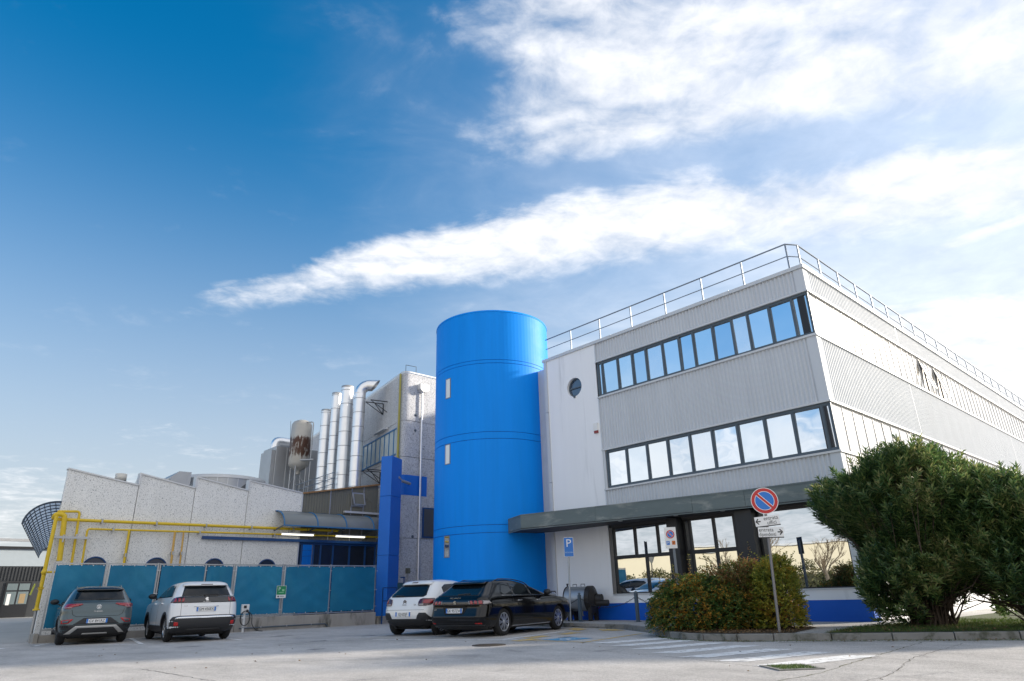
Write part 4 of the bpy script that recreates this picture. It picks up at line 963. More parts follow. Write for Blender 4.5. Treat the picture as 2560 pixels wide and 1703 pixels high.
# ------------------------------------------------------------------ screen fence on its low walls
FV = 26.0
t = thing('low_wall', 'low stained concrete wall under the screen fence behind the parked SUVs', 'wall', (7, FV, 0), group='low walls under the fence')
MB().box(4.12, 10.02, FV-.08, FV+.18, -.05, .22).build('wall_block', M_conc, t, bevel=.015); MB().box(3.98, 4.11, FV-.14, FV+.5, -.05, .27).build('end_block', M_conc, t, bevel=.015)
t = thing('low_wall', 'taller stained concrete wall behind the car charger', 'wall', (13, FV, 0), group='low walls under the fence')
MB().box(10.03, 15.90, FV-.10, FV+.20, -.05, .475).build('wall_block', M_conc, t, bevel=.02)
t = thing('low_wall', 'short concrete wall stub between the fence end and the white hatchback', 'wall', (16.6, 26.4, 0), group='low walls under the fence')
MB().prism([(16.02, 25.9), (17.2, 26.1), (17.2, 26.3), (16.0, 26.15)], -.05, .30).build('wall_block', M_conc, t, bevel=.015)
SFN = thing('screen_fence', 'galvanised mesh fence hung with blue screening sheets', 'fence', (10, FV, .3))
posts = [4.16, 5.62, 7.20, 8.80, 9.80, 11.70, 13.74, 15.84]
def fb(x): return .34 if x < 9.9 else .50
for i, x in enumerate(posts):
    MB().box(x-.022, x+.022, FV-.02, FV+.03, fb(x)-.14, 2.345).build('post', M_galv, SFN)
    if i in (1, 2, 4, 5): MB().box(x+.05, x+.085, FV-.018, FV+.03, fb(x)-.02, 2.34).build('post', M_galv, SFN)
    for z in (2.1, 1.35, .7):
        if i: MB().box(x-.10, x+.10, FV-.028, FV-.021, z, z+.02).build('clamp', M_cladtrim, SFN)
for i in range(len(posts)-1):
    a, b_ = posts[i]+.025, posts[i+1]-.025; z0 = fb((a+b_)/2); z1 = 2.26
    if i in (1, 2, 4, 5): a += .065
    MB().box(a, b_, FV-.01, FV+.03, z1+.03, z1+.07).build('rail', M_galv, SFN); MB().box(a, b_, FV-.01, FV+.03, z0, z0+.045).build('rail', M_galv, SFN)
    nx, nz = 26, 22; s = MB(); vs = []
    r4 = random.Random(i+20); ph = [r4.uniform(0, 6.28) for _ in range(6)]
    for jz in range(nz+1):
        for jx in range(nx+1):
            fx, fz = jx/nx, jz/nz
            bulge = .035*math.sin(math.pi*fx)*math.sin(math.pi*fz)*math.sin(3*fx+ph[0])
            wr_ = .014*math.sin(9*fx+6*fz+ph[1])+.011*abs(math.sin(6*fx-9*fz+ph[2]))+.009*math.sin(17*fx*fz*2+ph[3])
            edge = 0.013*(abs(math.sin(fx*math.pi*4)) if fz > .97 or fz < .03 else 0)
            sg = 1 if fz > .5 else -1
            vs.append((a+.015+(b_-a-.03)*fx, FV-.055+bulge+wr_*math.sin(math.pi*fz), z0+.06+(z1-z0-.05)*fz-edge*sg))
    s.add(vs, [(r*(nx+1)+c, r*(nx+1)+c+1, (r+1)*(nx+1)+c+1, (r+1)*(nx+1)+c) for r in range(nz) for c in range(nx)], True)
    s.build('screen_sheet', M_screen, SFN)
    e = MB()
    for fx in (0.02, .25, .5, .75, .98):
        for z in (z0+.075, z1-.005): e.box(a+.045+(b_-a-.09)*fx-.015, a+.045+(b_-a-.09)*fx+.015, FV-.075, FV-.06, z-.02, z+.015)
    e.build('eyelets', M_cladtrim, SFN)
    mw = MB()
    for k in range(int((b_-a)/.12)): mw.box(a+.06+k*.12, a+.066+k*.12, FV+.0, FV+.006, z0+.045, z1+.03)
    for k in range(9): mw.box(a+.01, b_-.01, FV+.007, FV+.012, z0+.1+k*.21, z0+.106+k*.21)
    mw.build('wire_mesh', M_galv, SFN)
t = thing('blue_gate_rail', 'low dark blue handrail between the blue column and the white hatchback', 'railing', (16.6, 25.9, 0))
for a, b_ in (((16.1, 25.75, 0), (16.1, 25.75, 1.42)), ((16.1, 25.75, 1.42), (16.9, 25.95, 1.42)), ((16.1, 25.75, .9), (16.9, 25.95, .9)), ((16.9, 25.95, 0), (16.9, 25.95, 1.42))):
    MB().bar(a, b_, .04, .04, (1, 0, 0)).build('rail', M_bframe, t)
t = thing('glass_screen', 'small green-tinted glass wind screen behind the white hatchback', 'screen', (17.2, 26, 0))
MB().box(16.96, 17.3, 25.95, 25.965, .4, 1.62).build('pane', mat('green tint', (0.04, 0.10, 0.12), 0.15), t); MB().tube([(17.38, 26.1, 0), (17.38, 26.1, 1.86)], .03, 8).build('post', M_bframe, t); MB().box(17.2, 17.4, 26.05, 26.12, 1.82, 1.87).build('top_bar', M_bframe, t)

# electric car charger
t = thing('car_charger', 'white wallbox car charger with coiled black cable on a short post', 'charger', (10.12, 25.3, 0))
MB().box(9.98, 10.24, 25.22, 25.36, .62, .93).build('wallbox', M_signw, t, bevel=.02); MB().box(10.03, 10.13, 25.205, 25.219, .80, .89).build('display', M_dark, t)
MB().lathe([(.045, 0), (.045, -.04), (.0001, -.04)], (10.16, 25.22, .71), 'y', 14).build('socket', M_dark, t)
MB().tube([(10.11, 25.3, 0), (10.11, 25.3, .62)], .04, 10).build('post', M_signw, t)
c = []
for k in range(70):
    a = R(k*14.5); c.append((10.10+.17*math.cos(a), 25.16+.0006*k, .47+.24*math.sin(a)))
MB().tube(c, .014, 6).build('cable', M_dark, t); MB().tube(bend([(10.16, 25.18, .7), (10.32, 25.14, .6), (10.34, 25.12, .25), (10.5, 25.1, .05), (10.75, 25.1, .02)], .1), .014, 6).build('cable', M_dark, t)
MB().box(10.0, 10.09, 25.2, 25.24, .46, .52).build('tag', M_signw, t); MB().box(10.0, 10.2, 25.2, 25.24, .16, .19).build('bracket', M_galv, t)
t = thing('wall_conduit', 'grey cable conduit along the foot of the wall from the charger', 'pipe', (12, FV-.12, .1))
MB().tube(bend([(10.2, FV-.13, .12), (13.6, FV-.13, .13), (13.7, FV-.13, .03)], .08), .022, 8).build('pipe_run', M_frame, t)
for x in (11.0, 12.0, 13.0): MB().box(x-.02, x+.02, FV-.15, FV-.101, .10, .16).build('clip', M_galv, t)

# ------------------------------------------------------------------ parked cars
def lerp_tab(tab, z):
    for a, b in zip(tab[:-1], tab[1:]):
        if z <= b[0]:
            q = (z-a[0])/(b[0]-a[0]); return [x+(y-x)*q for x, y in zip(a, b)]
    return list(tab[-1])
def car_body(tab, L, bow=0.05, rc=(.34, .26), fc=(.5, .34), sub=3):
    """stack of rounded plan slices: tab rows are z, x_rear, x_front, half-width"""
    zs = []
    for a, b in zip(tab[:-1], tab[1:]):
        n = max(1, int(round((b[0]-a[0])/.035)))
        zs += [a[0]+(b[0]-a[0])*k/n for k in range(n)]
    zs.append(tab[-1][0])
    rows = []
    for z in zs:
        _, xr, xf, hw = lerp_tab(tab, z); half = []
        ln = xf-xr; ax, ay = min(rc[0], ln*.3), min(rc[1], hw*.5); bx, by = min(fc[0], ln*.3), min(fc[1], hw*.5)
        for k in range(8): y = (hw-ay)*k/8; half.append((xr+bow*(y/hw)**2, y))
        x0 = xr+bow*((hw-ay)/hw)**2
        for k in range(9):
            q = R(90*k/8); half.append((x0+ax*(1-math.cos(q)), hw-ay+ay*math.sin(q)))
        xa, xb = x0+ax, xf-bx
        for k in range(1, 22):
            q = k/22; x = xa+(xb-xa)*q; half.append((x, hw*(1-.0*q)+.012*math.sin(math.pi*q)))
        for k in range(9):
            q = R(90*k/8); half.append((xf-bx+bx*math.sin(q), hw-by+by*math.cos(q)))
        for k in range(1, 6): half.append((xf+.04*(1-((hw-by)*(1-k/5)/hw)**2)-.04*(1-((hw-by)/hw)**2), (hw-by)*(1-k/5)))
        full = [(x, y) for x, y in half]+[(x, -y) for x, y in half[1:-1][::-1]]
        rows.append([(x, y, z) for x, y in full])
    n = len(rows[0]); vs = [p for r in rows for p in r]; fs = []
    for i in range(len(rows)-1):
        for k in range(n): fs.append((i*n+k, i*n+(k+1) % n, (i+1)*n+(k+1) % n, (i+1)*n+k))
    fs.append(tuple(range(n))); m_ = (len(rows)-1)*n; fs.append(tuple(range(m_, m_+n))[::-1])
    me = bpy.data.meshes.new('body'); me.from_pydata(vs, [], [f[::-1] for f in fs]); me.update()
    return me
def cut_arches(me, wheels, r, W):
    bm = bmesh.new(); bm.from_mesh(me); bmesh.ops.recalc_face_normals(bm, faces=bm.faces); bm.to_mesh(me); bm.free()
    o = bpy.data.objects.new('tmp', me); COL.objects.link(o); cs = []
    for x, z in wheels:
        c = MB().lathe([(.0001, -W), (r, -W), (r, -W*.29), (.0001, -W*.29)], (x, 0, z), 'y', 40); c2 = MB().lathe([(.0001, W*.29), (r, W*.29), (r, W), (.0001, W)], (x, 0, z), 'y', 40)
        for q in (c, c2):
            b = bmesh.new(); m2 = q.mesh('cut'); b.from_mesh(m2); bmesh.ops.remove_doubles(b, verts=b.verts, dist=.0005); bmesh.ops.recalc_face_normals(b, faces=b.faces); b.to_mesh(m2); b.free()
            co = bpy.data.objects.new('cut', m2); COL.objects.link(co); cs.append(co)
            md = o.modifiers.new('b', 'BOOLEAN'); md.operation = 'DIFFERENCE'; md.object = co; md.solver = 'EXACT'
    dg = bpy.context.evaluated_depsgraph_get(); out = bpy.data.meshes.new_from_object(o.evaluated_get(dg))
    for q in [o]+cs: bpy.data.objects.remove(q)
    return out
class Car:
    def __init__(s, name, label, loc, ang, tab, L, wheels, wr, paint, W, cladding=None, arch=None, bow=.05, rc=(.34, .26), group='cars parked in the yard', low=.34):
        s.t = thing(name, label, 'car', loc, ang, group); s.L = L; s.W = W; s.wr = wr; s.wheels = wheels; s.paint = paint
        me0 = car_body(tab, L, bow, rc)
        vs = [v.co.copy() for v in me0.vertices]; s.bvh = BVHTree.FromPolygons(vs, [tuple(p.vertices) for p in me0.polygons])
        me = cut_arches(me0, wheels, arch or wr+.045, W)
        me.materials.clear(); me.materials.append(paint); me.materials.append(M_well); me.materials.append(M_clad)
        for p in me.polygons:
            c = p.center; inw = any(abs(c.y) < W/2-.03 and (c.x-x)**2+(c.z-z)**2 < ((arch or wr+.045)+.01)**2 for x, z in wheels)
            p.material_index = 1 if inw or c.z < tab[0][0]+.01 else (2 if c.z < low else 0); p.use_smooth = True
        s.body = obj('body', me, None, s.t, True)
        try: me.set_sharp_from_angle(angle=R(38))
        except Exception: pass
        MB().box(.4, L-.5, -W/2+.3, W/2-.3, .16, .30).build('underbody', M_well, s.t, True)
    def hit(s, view, a, b):
        if view == 'rear': o, d = Vector((-2, a, b)), Vector((1, 0, 0))
        elif view == 'front': o, d = Vector((s.L+2, a, b)), Vector((-1, 0, 0))
        elif view == 'left': o, d = Vector((a, 3, b)), Vector((0, -1, 0))
        elif view == 'right': o, d = Vector((a, -3, b)), Vector((0, 1, 0))
        else: o, d = Vector((a, b, 4)), Vector((0, 0, -1))
        h = s.bvh.ray_cast(o, d); return (h[0], d) if h[0] is not None else (None, d)
    def patch(s, name, view, poly, m_, off=.006, res=.05, parent=None, smooth=True):
        """panel lying on the body, cut to a 2d outline, with its own thickness"""
        P_ = []
        for i in range(len(poly)):
            a, b = Vector(poly[i]), Vector(poly[(i+1) % len(poly)]); n = max(1, int((b-a).length/res))
            P_ += [a+(b-a)*k/n for k in range(n)]
        nb = len(P_); xs = [p.x for p in P_]; ys = [p.y for p in P_]
        pts = list(P_); x = min(xs)+res*.5
        while x < max(xs):
            y = min(ys)+res*.5
            while y < max(ys): pts.append(Vector((x, y))); y += res
            x += res
        out = delaunay_2d_cdt(pts, [(i, (i+1) % nb) for i in range(nb)], [list(range(nb))], 1, 1e-5)
        V2_, F2 = out[0], out[2]; vs = []; last = None; d = None
        hits = []
        for p in V2_:
            h, d = s.hit(view, p.x, p.y); hits.append(h)
        good = [i for i, h in enumerate(hits) if h is not None]
        if not good: return None
        for i, h in enumerate(hits):
            if h is None:
                j = min(good, key=lambda g: (V2_[g]-V2_[i]).length); h0 = hits[j].copy()
                if view in ('rear', 'front'): h0.y, h0.z = V2_[i].x, V2_[i].y
                elif view in ('left', 'right'): h0.x, h0.z = V2_[i].x, V2_[i].y
                h = h0
            vs.append(h-d*off)
        b = MB(); n = len(vs); fl = view in ('rear', 'left')
        F = [tuple(f) for f in F2]; b.add(vs, F, smooth)
        # rim
        ed = {}
        for f in F:
            for k in range(len(f)):
                e = (f[k], f[(k+1) % len(f)]); ed[e] = 1
        bd = [e for e in ed if (e[1], e[0]) not in ed]
        low = [v+d*(off+.006) for v in vs]
        for i, j in bd: b.add([vs[i], vs[j], low[j], low[i]], [(0, 1, 2, 3)])
        me = b.mesh(name); bm = bmesh.new(); bm.from_mesh(me); bmesh.ops.remove_doubles(bm, verts=bm.verts, dist=.0002); bmesh.ops.recalc_face_normals(bm, faces=bm.faces); bm.to_mesh(me); bm.free()
        return obj(name, me, m_, parent or s.t, True)
    def both(s, name, view, poly, m_, off=.006, res=.05, parent=None):
        r = [s.patch(name, view, poly, m_, off, res, parent)]
        r.append(s.patch(name, view, [(-a, b) for a, b in poly][::-1], m_, off, res, parent)); return r
    def sides(s, name, poly, m_, off=.006, res=.05, parent=None):
        return [s.patch(name, v, poly, m_, off, res, parent) for v in ('left', 'right')]
    def add_wheels(s, spokes, rimr, rim_m, width=.215, twist=0.0, pair=False):
        for x, z in s.wheels:
            for sd in (1, -1):
                y = sd*(s.W/2-.035-width/2); r = s.wr
                tyre = MB().lathe([(rimr, -width/2+.01), (r-.05, -width/2), (r-.015, -width/2+.03), (r, -width/2+.06), (r, width/2-.06), (r-.015, width/2-.03), (r-.05, width/2), (rimr, width/2-.01)], (x, y, z), 'y', 40)
                w = tyre.build('wheel', M_tyre, s.t, True)
                yo = y+sd*(width/2-.025)
                MB().lathe([(rimr, 0), (rimr-.012, 0), (rimr-.02, -sd*.06), (.0001, -sd*.05)], (x, yo, z), 'y', 40).build('rim_barrel', M_well, w, True)
                rm = MB(); rm.lathe([(rimr+.002, sd*.004), (rimr-.022, sd*.012), (rimr-.026, -sd*.01)], (x, yo, z), 'y', 40)
                rm.lathe([(.055, sd*.01), (.05, sd*.018), (.0001, sd*.02)], (x, yo, z), 'y', 20)
                for k in range(spokes):
                    for dq in ((-.13, .13) if pair else (0,)):
                        a = 2*math.pi*k/spokes+dq; a2 = a+twist
                        p0 = Vector((x+.04*math.cos(a), yo+sd*.006, z+.04*math.sin(a))); p1 = Vector((x+(rimr-.015)*math.cos(a2), yo+sd*.002, z+(rimr-.015)*math.sin(a2)))
                        rm.bar(p0, p1, .034 if not pair else .026, .02, (0, sd, 0))
                rm.build('rim', rim_m, w, True)
    def plate(s, txt, z, off=.02, half=.26, tilt=0.0):
        h, d = s.hit('rear', 0, z); x = h.x-off
        p = MB().box(x-.006, x+.03, -half, half, z-.056, z+.056).build('licence_plate', M_signw, s.t, True)
        for sd in (1, -1): MB().box(x-.008, x-.0062, min(sd*half, sd*(half-.045)), max(sd*half, sd*(half-.045)), z-.055, z+.055).build('plate_band', M_signb, p, True)
        text('plate_number', txt, .105, M_signk, p, (x-.0085, 0, z-.004), (0, -1, 0), (0, 0, 1), .0008, stretch=.86)
        text('country_letter', 'I', .05, M_signw, p, (x-.0088, half-.022, z-.03), (0, -1, 0), (0, 0, 1), .0005)
    def label(s, name, txt, y, z, size, m_, off=.004, stretch=1.0, view='rear'):
        h, d = s.hit('rear', y, z); return text(name, txt, size, m_, s.t, (h.x-off-.004, y, z), (0, -1, 0), (0, 0, 1), .003, stretch=stretch)
    def mirror(s, x, z, m_):
        for sd in (1, -1):
            h, d = s.hit('left' if sd > 0 else 'right', x, z-.08); y0 = h.y
            mr = MB(); c = Vector((x-.02, y0+sd*.16, z)); mr.lathe([(.0001, -.06), (.075, -.05), (.098, -.01), (.105, .02), (.085, .05), (.0001, .075)], c, 'x', 18, ell=(1.15, .78))
            mo = mr.build('mirror', m_, s.t, True); MB().bar((x, y0-sd*.02, z-.09), (x, y0+sd*.13, z-.05), .06, .03).build('arm', M_dark, mo, True)
    def roof_rails(s, x0, x1, y, m_):
        for sd in (1, -1):
            pts = []
            for k in range(9):
                x = x0+(x1-x0)*k/8; h, d = s.hit('top', x, sd*y); pts.append(h+Vector((0, 0, .035 if 0 < k < 8 else -.005)))
            MB().tube(pts, .013, 6).build('roof_rail', m_, s.t, True)
    def wiper(s, y0, y1, z0, z1):
        a, d = s.hit('rear', y0, z0); b, d = s.hit('rear', y1, z1); MB().bar(a-Vector((.03, 0, 0)), b-Vector((.022, 0, 0)), .02, .025).build('rear_wiper', M_dark, s.t, True)
M_well = mat('wheel well black', (0.008, 0.008, 0.009), 0.8)
M_tyre = mat('tyre rubber', (0.014, 0.014, 0.015), 0.75, var=0.2, vscale=20)
M_cglass = mat('car glass', (0.006, 0.009, 0.012), 0.05, spec=0.5)
M_clad = mat('black plastic cladding', (0.022, 0.023, 0.026), 0.6)
M_chrome = mat('chrome', (0.75, 0.76, 0.78), 0.16, metal=1.0)
M_tail = mat('tail lamp red', (0.30, 0.008, 0.014), 0.12, coat=1.0)
M_taild = mat('tail lamp dark', (0.06, 0.006, 0.010), 0.10, coat=1.0)
M_clear = mat('lamp clear', (0.34, 0.31, 0.31), 0.15, coat=1.0)
M_refl = mat('reflector red', (0.45, 0.015, 0.015), 0.25)
M_seam = mat('panel gap', (0.006, 0.006, 0.007), 0.8)
M_alloy = mat('alloy', (0.62, 0.63, 0.65), 0.28, metal=0.9)
M_alloyd = mat('dark alloy', (0.10, 0.105, 0.11), 0.3, metal=0.8)
P_grey = mat('teal grey car paint', (0.050, 0.085, 0.100), 0.32, metal=0.35, coat=1.0)
P_white = mat('white car paint', (0.78, 0.79, 0.80), 0.30, coat=1.0)
P_black = mat('black car paint', (0.002, 0.002, 0.003), 0.12, coat=0.25, spec=0.4)
def arch_poly(x, z, r0, r1, zmin, n=18):
    A = [(x+r1*math.cos(a), z+r1*math.sin(a)) for a in [R(200-220*k/n) for k in range(n+1)]]
    B = [(x+r0*math.cos(a), z+r0*math.sin(a)) for a in [R(-20+220*k/n) for k in range(n+1)]]
    return A+B

def place(mx, my, ang, ro):     # rear-axle midpoint on the ground -> origin at rear bumper
    return (mx-ro*math.cos(ang), my-ro*math.sin(ang), 0)

# --- teal-grey compact SUV
L = 4.23; a = R(83); tab = [(.20, .30, L-.35, .72), (.27, .12, L-.16, .84), (.40, .03, L-.03, .885), (.52, .0, L, .905), (.66, .015, L-.005, .91), (.80, .05, L-.03, .905), (.90, .055, L-.08, .90), (.97, .07, L-.25, .888), (1.03, .095, L-.85, .87), (1.08, .13, L-1.25, .845),
    (1.18, .24, L-1.40, .80), (1.32, .37, L-1.68, .735), (1.44, .47, L-1.98, .67), (1.50, .52, L-2.18, .63), (1.54, .62, L-2.4, .57), (1.565, .86, L-2.75, .46), (1.575, 1.2, L-3.0, .28)]
c = Car('compact_suv', 'teal grey compact SUV parked nose-in by the end of the blue screen fence', place(4.88*1.045, 22.85*1.045, a, .78), a, tab, L, [(.78, .335), (.78+2.59, .335)], .335, P_grey, 1.82)
c.patch('rear_window', 'rear', [(-.64, 1.17), (.64, 1.17), (.575, 1.43), (-.575, 1.43)], M_cglass)
c.patch('roof_spoiler', 'rear', [(-.60, 1.445), (.60, 1.445), (.585, 1.49), (.50, 1.515), (-.50, 1.515), (-.585, 1.49)], mat('gloss black trim', (0.01, 0.01, 0.012), 0.15, coat=.8), .07)
for sd in (1, -1):
    tl = c.patch('tail_light', 'rear', [(sd*y, z) for y, z in ((.885, .95), (.875, 1.045), (.80, 1.08), (.43, 1.085), (.40, 1.06), (.50, 1.02), (.62, 1.0), (.70, .955))][::sd], M_tail, .012)
    c.patch('light_blade', 'rear', [(sd*y, z) for y, z in ((.84, .965), (.84, .985), (.66, .99), (.66, .972))][::sd], M_clear, .016, parent=tl)
    c.patch('reflector', 'rear', [(sd*y, z) for y, z in ((.86, .56), (.86, .645), (.60, .68), (.58, .665), (.70, .56))][::sd], M_refl, .008)
    c.patch('reflector_insert', 'rear', [(sd*y, z) for y, z in ((.83, .578), (.83, .632), (.645, .655), (.715, .578))][::sd], P_grey, .012)
    c.patch('vent_slot', 'rear', [(sd*y, z) for y, z in ((.86, .455), (.86, .515), (.64, .505), (.68, .455))][::sd], M_well, .006)
c.patch('plate_recess', 'rear', [(-.33, .70), (.33, .70), (.57, .535), (-.57, .535)], M_clad, .005)
c.patch('lower_bumper', 'rear', [(-.87, .24), (.87, .24), (.90, .52), (.60, .52), (-.60, .52), (-.90, .52)], M_clad, .006)
c.patch('skid_plate', 'rear', [(-.74, .285), (-.60, .285), (-.44, .435), (.44, .435), (.60, .285), (.74, .285), (.50, .495), (-.50, .495)], mat('silver plastic', (0.46, 0.46, 0.45), 0.45, metal=.3), .022)
c.patch('skid_plate', 'rear', [(-.32, .265), (.32, .265), (.30, .30), (-.30, .30)], MATS['silver plastic'], .02)
c.patch('tailgate_gap', 'rear', [(-.52, .735), (.52, .735), (.62, .79), (.66, .93), (.65, .93), (.61, .795), (.515, .743), (-.515, .743), (-.61, .795), (-.65, .93), (-.66, .93), (-.62, .79)], M_seam, .002, .03)
c.patch('crease', 'rear', [(-.62, 1.115), (.62, 1.115), (.62, 1.123), (-.62, 1.123)], M_seam, .002)
c.plate('GV 841RZ', .615)
h, d = c.hit('rear', 0, .985)
bd = MB().lathe([(.062, -.006), (.062, .0), (.05, .0), (.05, -.006)], (h.x-.012, 0, .985), 'x', 28, closed=True)
for p0, p1 in (((-.038, .035), (-.012, -.035)), ((-.012, -.035), (0, .0)), ((0, .0), (.012, -.035)), ((.012, -.035), (.038, .035)), ((-.02, .045), (0, .008)), ((0, .008), (.02, .045))):
    bd.bar((h.x-.014, p0[0], .985+p0[1]), (h.x-.014, p1[0], .985+p1[1]), .009, .006, (1, 0, 0))
bd.build('badge', M_chrome, c.t, True)
c.label('model_letters', 'T-ROC', 0, .865, .042, M_chrome, stretch=1.7)
c.sides('side_window', [(.72, 1.12), (2.75, 1.12), (2.28, 1.42), (1.5, 1.455), (.92, 1.40)], M_cglass)
c.patch('windscreen', 'front', [(-.66, 1.12), (.66, 1.12), (.56, 1.42), (-.56, 1.42)], M_cglass)
for x, z in c.wheels: c.sides('arch_trim', arch_poly(x, z, .375, .44, .25), M_clad, .012)
c.sides('sill_cladding', [(1.1, .22), (3.0, .22), (3.0, .36), (1.1, .36)], M_clad, .012)
c.sides('door_gap', [(2.02, .40), (2.03, .40), (2.03, 1.11), (2.02, 1.11)], M_seam, .002)
c.add_wheels(5, .235, M_alloyd, pair=True); c.mirror(2.62, 1.16, M_dark); c.wiper(.05, -.34, 1.195, 1.20)
c.roof_rails(.9, 2.35, .57, M_chrome)
c.patch('handle', 'left', [(1.55, .96), (1.72, .96), (1.72, .99), (1.55, .99)], P_grey, .03); 
MB().lathe([(.0001, 1.66), (.012, 1.62), (.03, 1.56)], (.95, 0, 0), 'z', 8, ell=(1.6, .5)).build('roof_aerial', M_dark, c.t, True)

# --- white mid-size SUV
L = 4.45; a = R(84); tab = [(.21, .32, L-.35, .74), (.28, .12, L-.16, .86), (.40, .02, L-.03, .905), (.55, .0, L, .918), (.64, .02, L-.0, .92), (.80, .055, L-.02, .92), (.95, .08, L-.08, .912), (1.02, .10, L-.3, .90), (1.08, .12, L-.95, .88), (1.14, .15, L-1.28, .855),
    (1.24, .22, L-1.42, .81), (1.38, .32, L-1.72, .745), (1.48, .40, L-1.98, .69), (1.545, .45, L-2.2, .64), (1.585, .55, L-2.5, .57), (1.61, .8, L-2.8, .46), (1.62, 1.2, L-3.1, .28)]
c = Car('family_suv', 'white SUV with black tailgate band parked beside the teal grey SUV', place(7.0*1.05, 20.75*1.05, a, .86), a, tab, L, [(.86, .345), (.86+2.675, .345)], .345, P_white, 1.84)
GT = MATS['gloss black trim']
c.patch('rear_window', 'rear', [(-.66, 1.20), (.66, 1.20), (.57, 1.475), (-.57, 1.475)], M_cglass)
c.patch('roof_spoiler', 'rear', [(-.62, 1.485), (.62, 1.485), (.60, 1.54), (.50, 1.57), (-.50, 1.57), (-.60, 1.54)], P_white, .10)
c.patch('tailgate_band', 'rear', [(-.86, 1.02), (.86, 1.02), (.84, 1.165), (.66, 1.195), (-.66, 1.195), (-.84, 1.165)], GT, .008)
for sd in (1, -1):
    for k in range(3):
        y0 = .60+k*.095; c.patch('tail_light_claw', 'rear', [(sd*y, z) for y, z in ((y0, 1.055), (y0+.06, 1.055), (y0+.045, 1.155), (y0-.015, 1.155))][::sd], M_tail, .016, .03)
    c.patch('reflector', 'rear', [(sd*y, z) for y, z in ((.70, .425), (.80, .425), (.80, .53), (.70, .515))][::sd], M_refl, .022)
    c.patch('tail_light_side', 'left' if sd > 0 else 'right', [(.13, 1.03), (.42, 1.03), (.40, 1.16), (.16, 1.16)], M_taild, .008)
c.patch('lower_bumper', 'rear', [(-.88, .24), (.88, .24), (.905, .56), (.84, .66), (.70, .685), (-.70, .685), (-.84, .66), (-.905, .56)], M_clad, .008)
c.patch('bumper_chrome', 'rear', [(-.80, .595), (-.70, .615), (.70, .615), (.80, .595), (.76, .65), (.66, .665), (-.66, .665), (-.76, .65)], M_chrome, .016)
c.patch('skid_plate', 'rear', [(-.5, .27), (.5, .27), (.42, .34), (-.42, .34)], M_clad, .02)
c.patch('plate_brow', 'rear', [(-.33, .915), (.33, .915), (.33, .93), (-.33, .93)], M_chrome, .02)
for sd in (1, -1): c.patch('tailgate_gap', 'rear', [(sd*y, z) for y, z in ((.655, .69), (.663, .69), (.663, 1.02), (.655, 1.02))][::sd], M_seam, .002)
c.plate('GM 456EX', .845)
h, d = c.hit('rear', 0, 1.105)
lion = MB().extr([(h.x-.016, y, 1.105+z) for y, z in ((-.045, -.05), (-.02, -.05), (-.01, -.02), (.005, -.055), (.025, -.055), (.015, -.01), (.04, .0), (.045, .025), (.02, .05), (-.02, .06), (-.045, .03), (-.025, .02), (-.05, -.01))], (-.006, 0, 0)); lion.build('badge', M_chrome, c.t, True)
c.label('model_letters', 'PEUGEOT', 0, 1.035, .035, M_chrome, .012, 1.3); c.label('model_letters', '3008', .55, .945, .04, M_chrome, .004, 1.3)
c.sides('side_window', [(.62, 1.19), (2.98, 1.17), (2.35, 1.47), (1.6, 1.52), (.98, 1.49)], M_cglass)
for v in ('left', 'right'): c.patch('pillar', v, [(1.72, 1.185), (1.79, 1.185), (1.77, 1.50), (1.70, 1.50)], GT, .009)
c.patch('windscreen', 'front', [(-.68, 1.18), (.68, 1.18), (.58, 1.47), (-.58, 1.47)], M_cglass)
for x, z in c.wheels: c.sides('arch_trim', arch_poly(x, z, .385, .455, .25), M_clad, .012)
c.sides('sill_cladding', [(1.25, .22), (3.12, .22), (3.12, .42), (1.25, .42)], M_clad, .012); c.sides('sill_chrome', [(1.3, .425), (3.1, .425), (3.1, .44), (1.3, .44)], M_chrome, .014)
for x in (1.95, 3.0): c.sides('door_gap', [(x, .44), (x+.01, .44), (x+.01, 1.16), (x, 1.16)], M_seam, .002)
for x in (1.45, 2.5): c.sides('handle', [(x, 1.01), (x+.2, 1.02), (x+.2, 1.05), (x, 1.04)], P_white, .035)
c.add_wheels(5, .24, M_alloy, pair=True); c.mirror(2.85, 1.24, M_dark); c.wiper(.08, -.32, 1.225, 1.235)
c.patch('brake_light', 'rear', [(-.16, 1.505), (.16, 1.505), (.16, 1.525), (-.16, 1.525)], M_taild, .104)

# --- white hatchback
L = 4.0; a = R(17); tab = [(.22, .32, L-.35, .70), (.29, .13, L-.16, .80), (.40, .03, L-.03, .85), (.52, .0, L, .868), (.66, .01, L-.005, .875), (.80, .04, L-.03, .872), (.90, .075, L-.1, .865), (.97, .11, L-.35, .85), (1.02, .15, L-.95, .83),
    (1.10, .24, L-1.18, .795), (1.22, .38, L-1.42, .73), (1.33, .51, L-1.7, .655), (1.39, .57, L-1.9, .61), (1.43, .66, L-2.15, .55), (1.455, .85, L-2.5, .45), (1.465, 1.15, L-2.75, .28)]
c = Car('hatchback', 'white small hatchback with dark bumper parked between the blue column and the black estate', place(11.42*1.03, 16.38*1.03, a, .68), a, tab, L, [(.68, .315), (.68+2.54, .315)], .315, P_white, 1.75, rc=(.42, .34), bow=.08)
c.patch('rear_window', 'rear', [(-.56, 1.0), (.56, 1.0), (.62, 1.04), (.50, 1.30), (.40, 1.325), (-.40, 1.325), (-.50, 1.30), (-.62, 1.04)], M_cglass)
c.patch('roof_spoiler', 'rear', [(-.53, 1.335), (.53, 1.335), (.52, 1.395), (.42, 1.42), (-.42, 1.42), (-.52, 1.395)], P_white, .07)
c.patch('brake_light', 'rear', [(-.10, 1.375), (.10, 1.375), (.10, 1.40), (-.10, 1.40)], M_taild, .076)
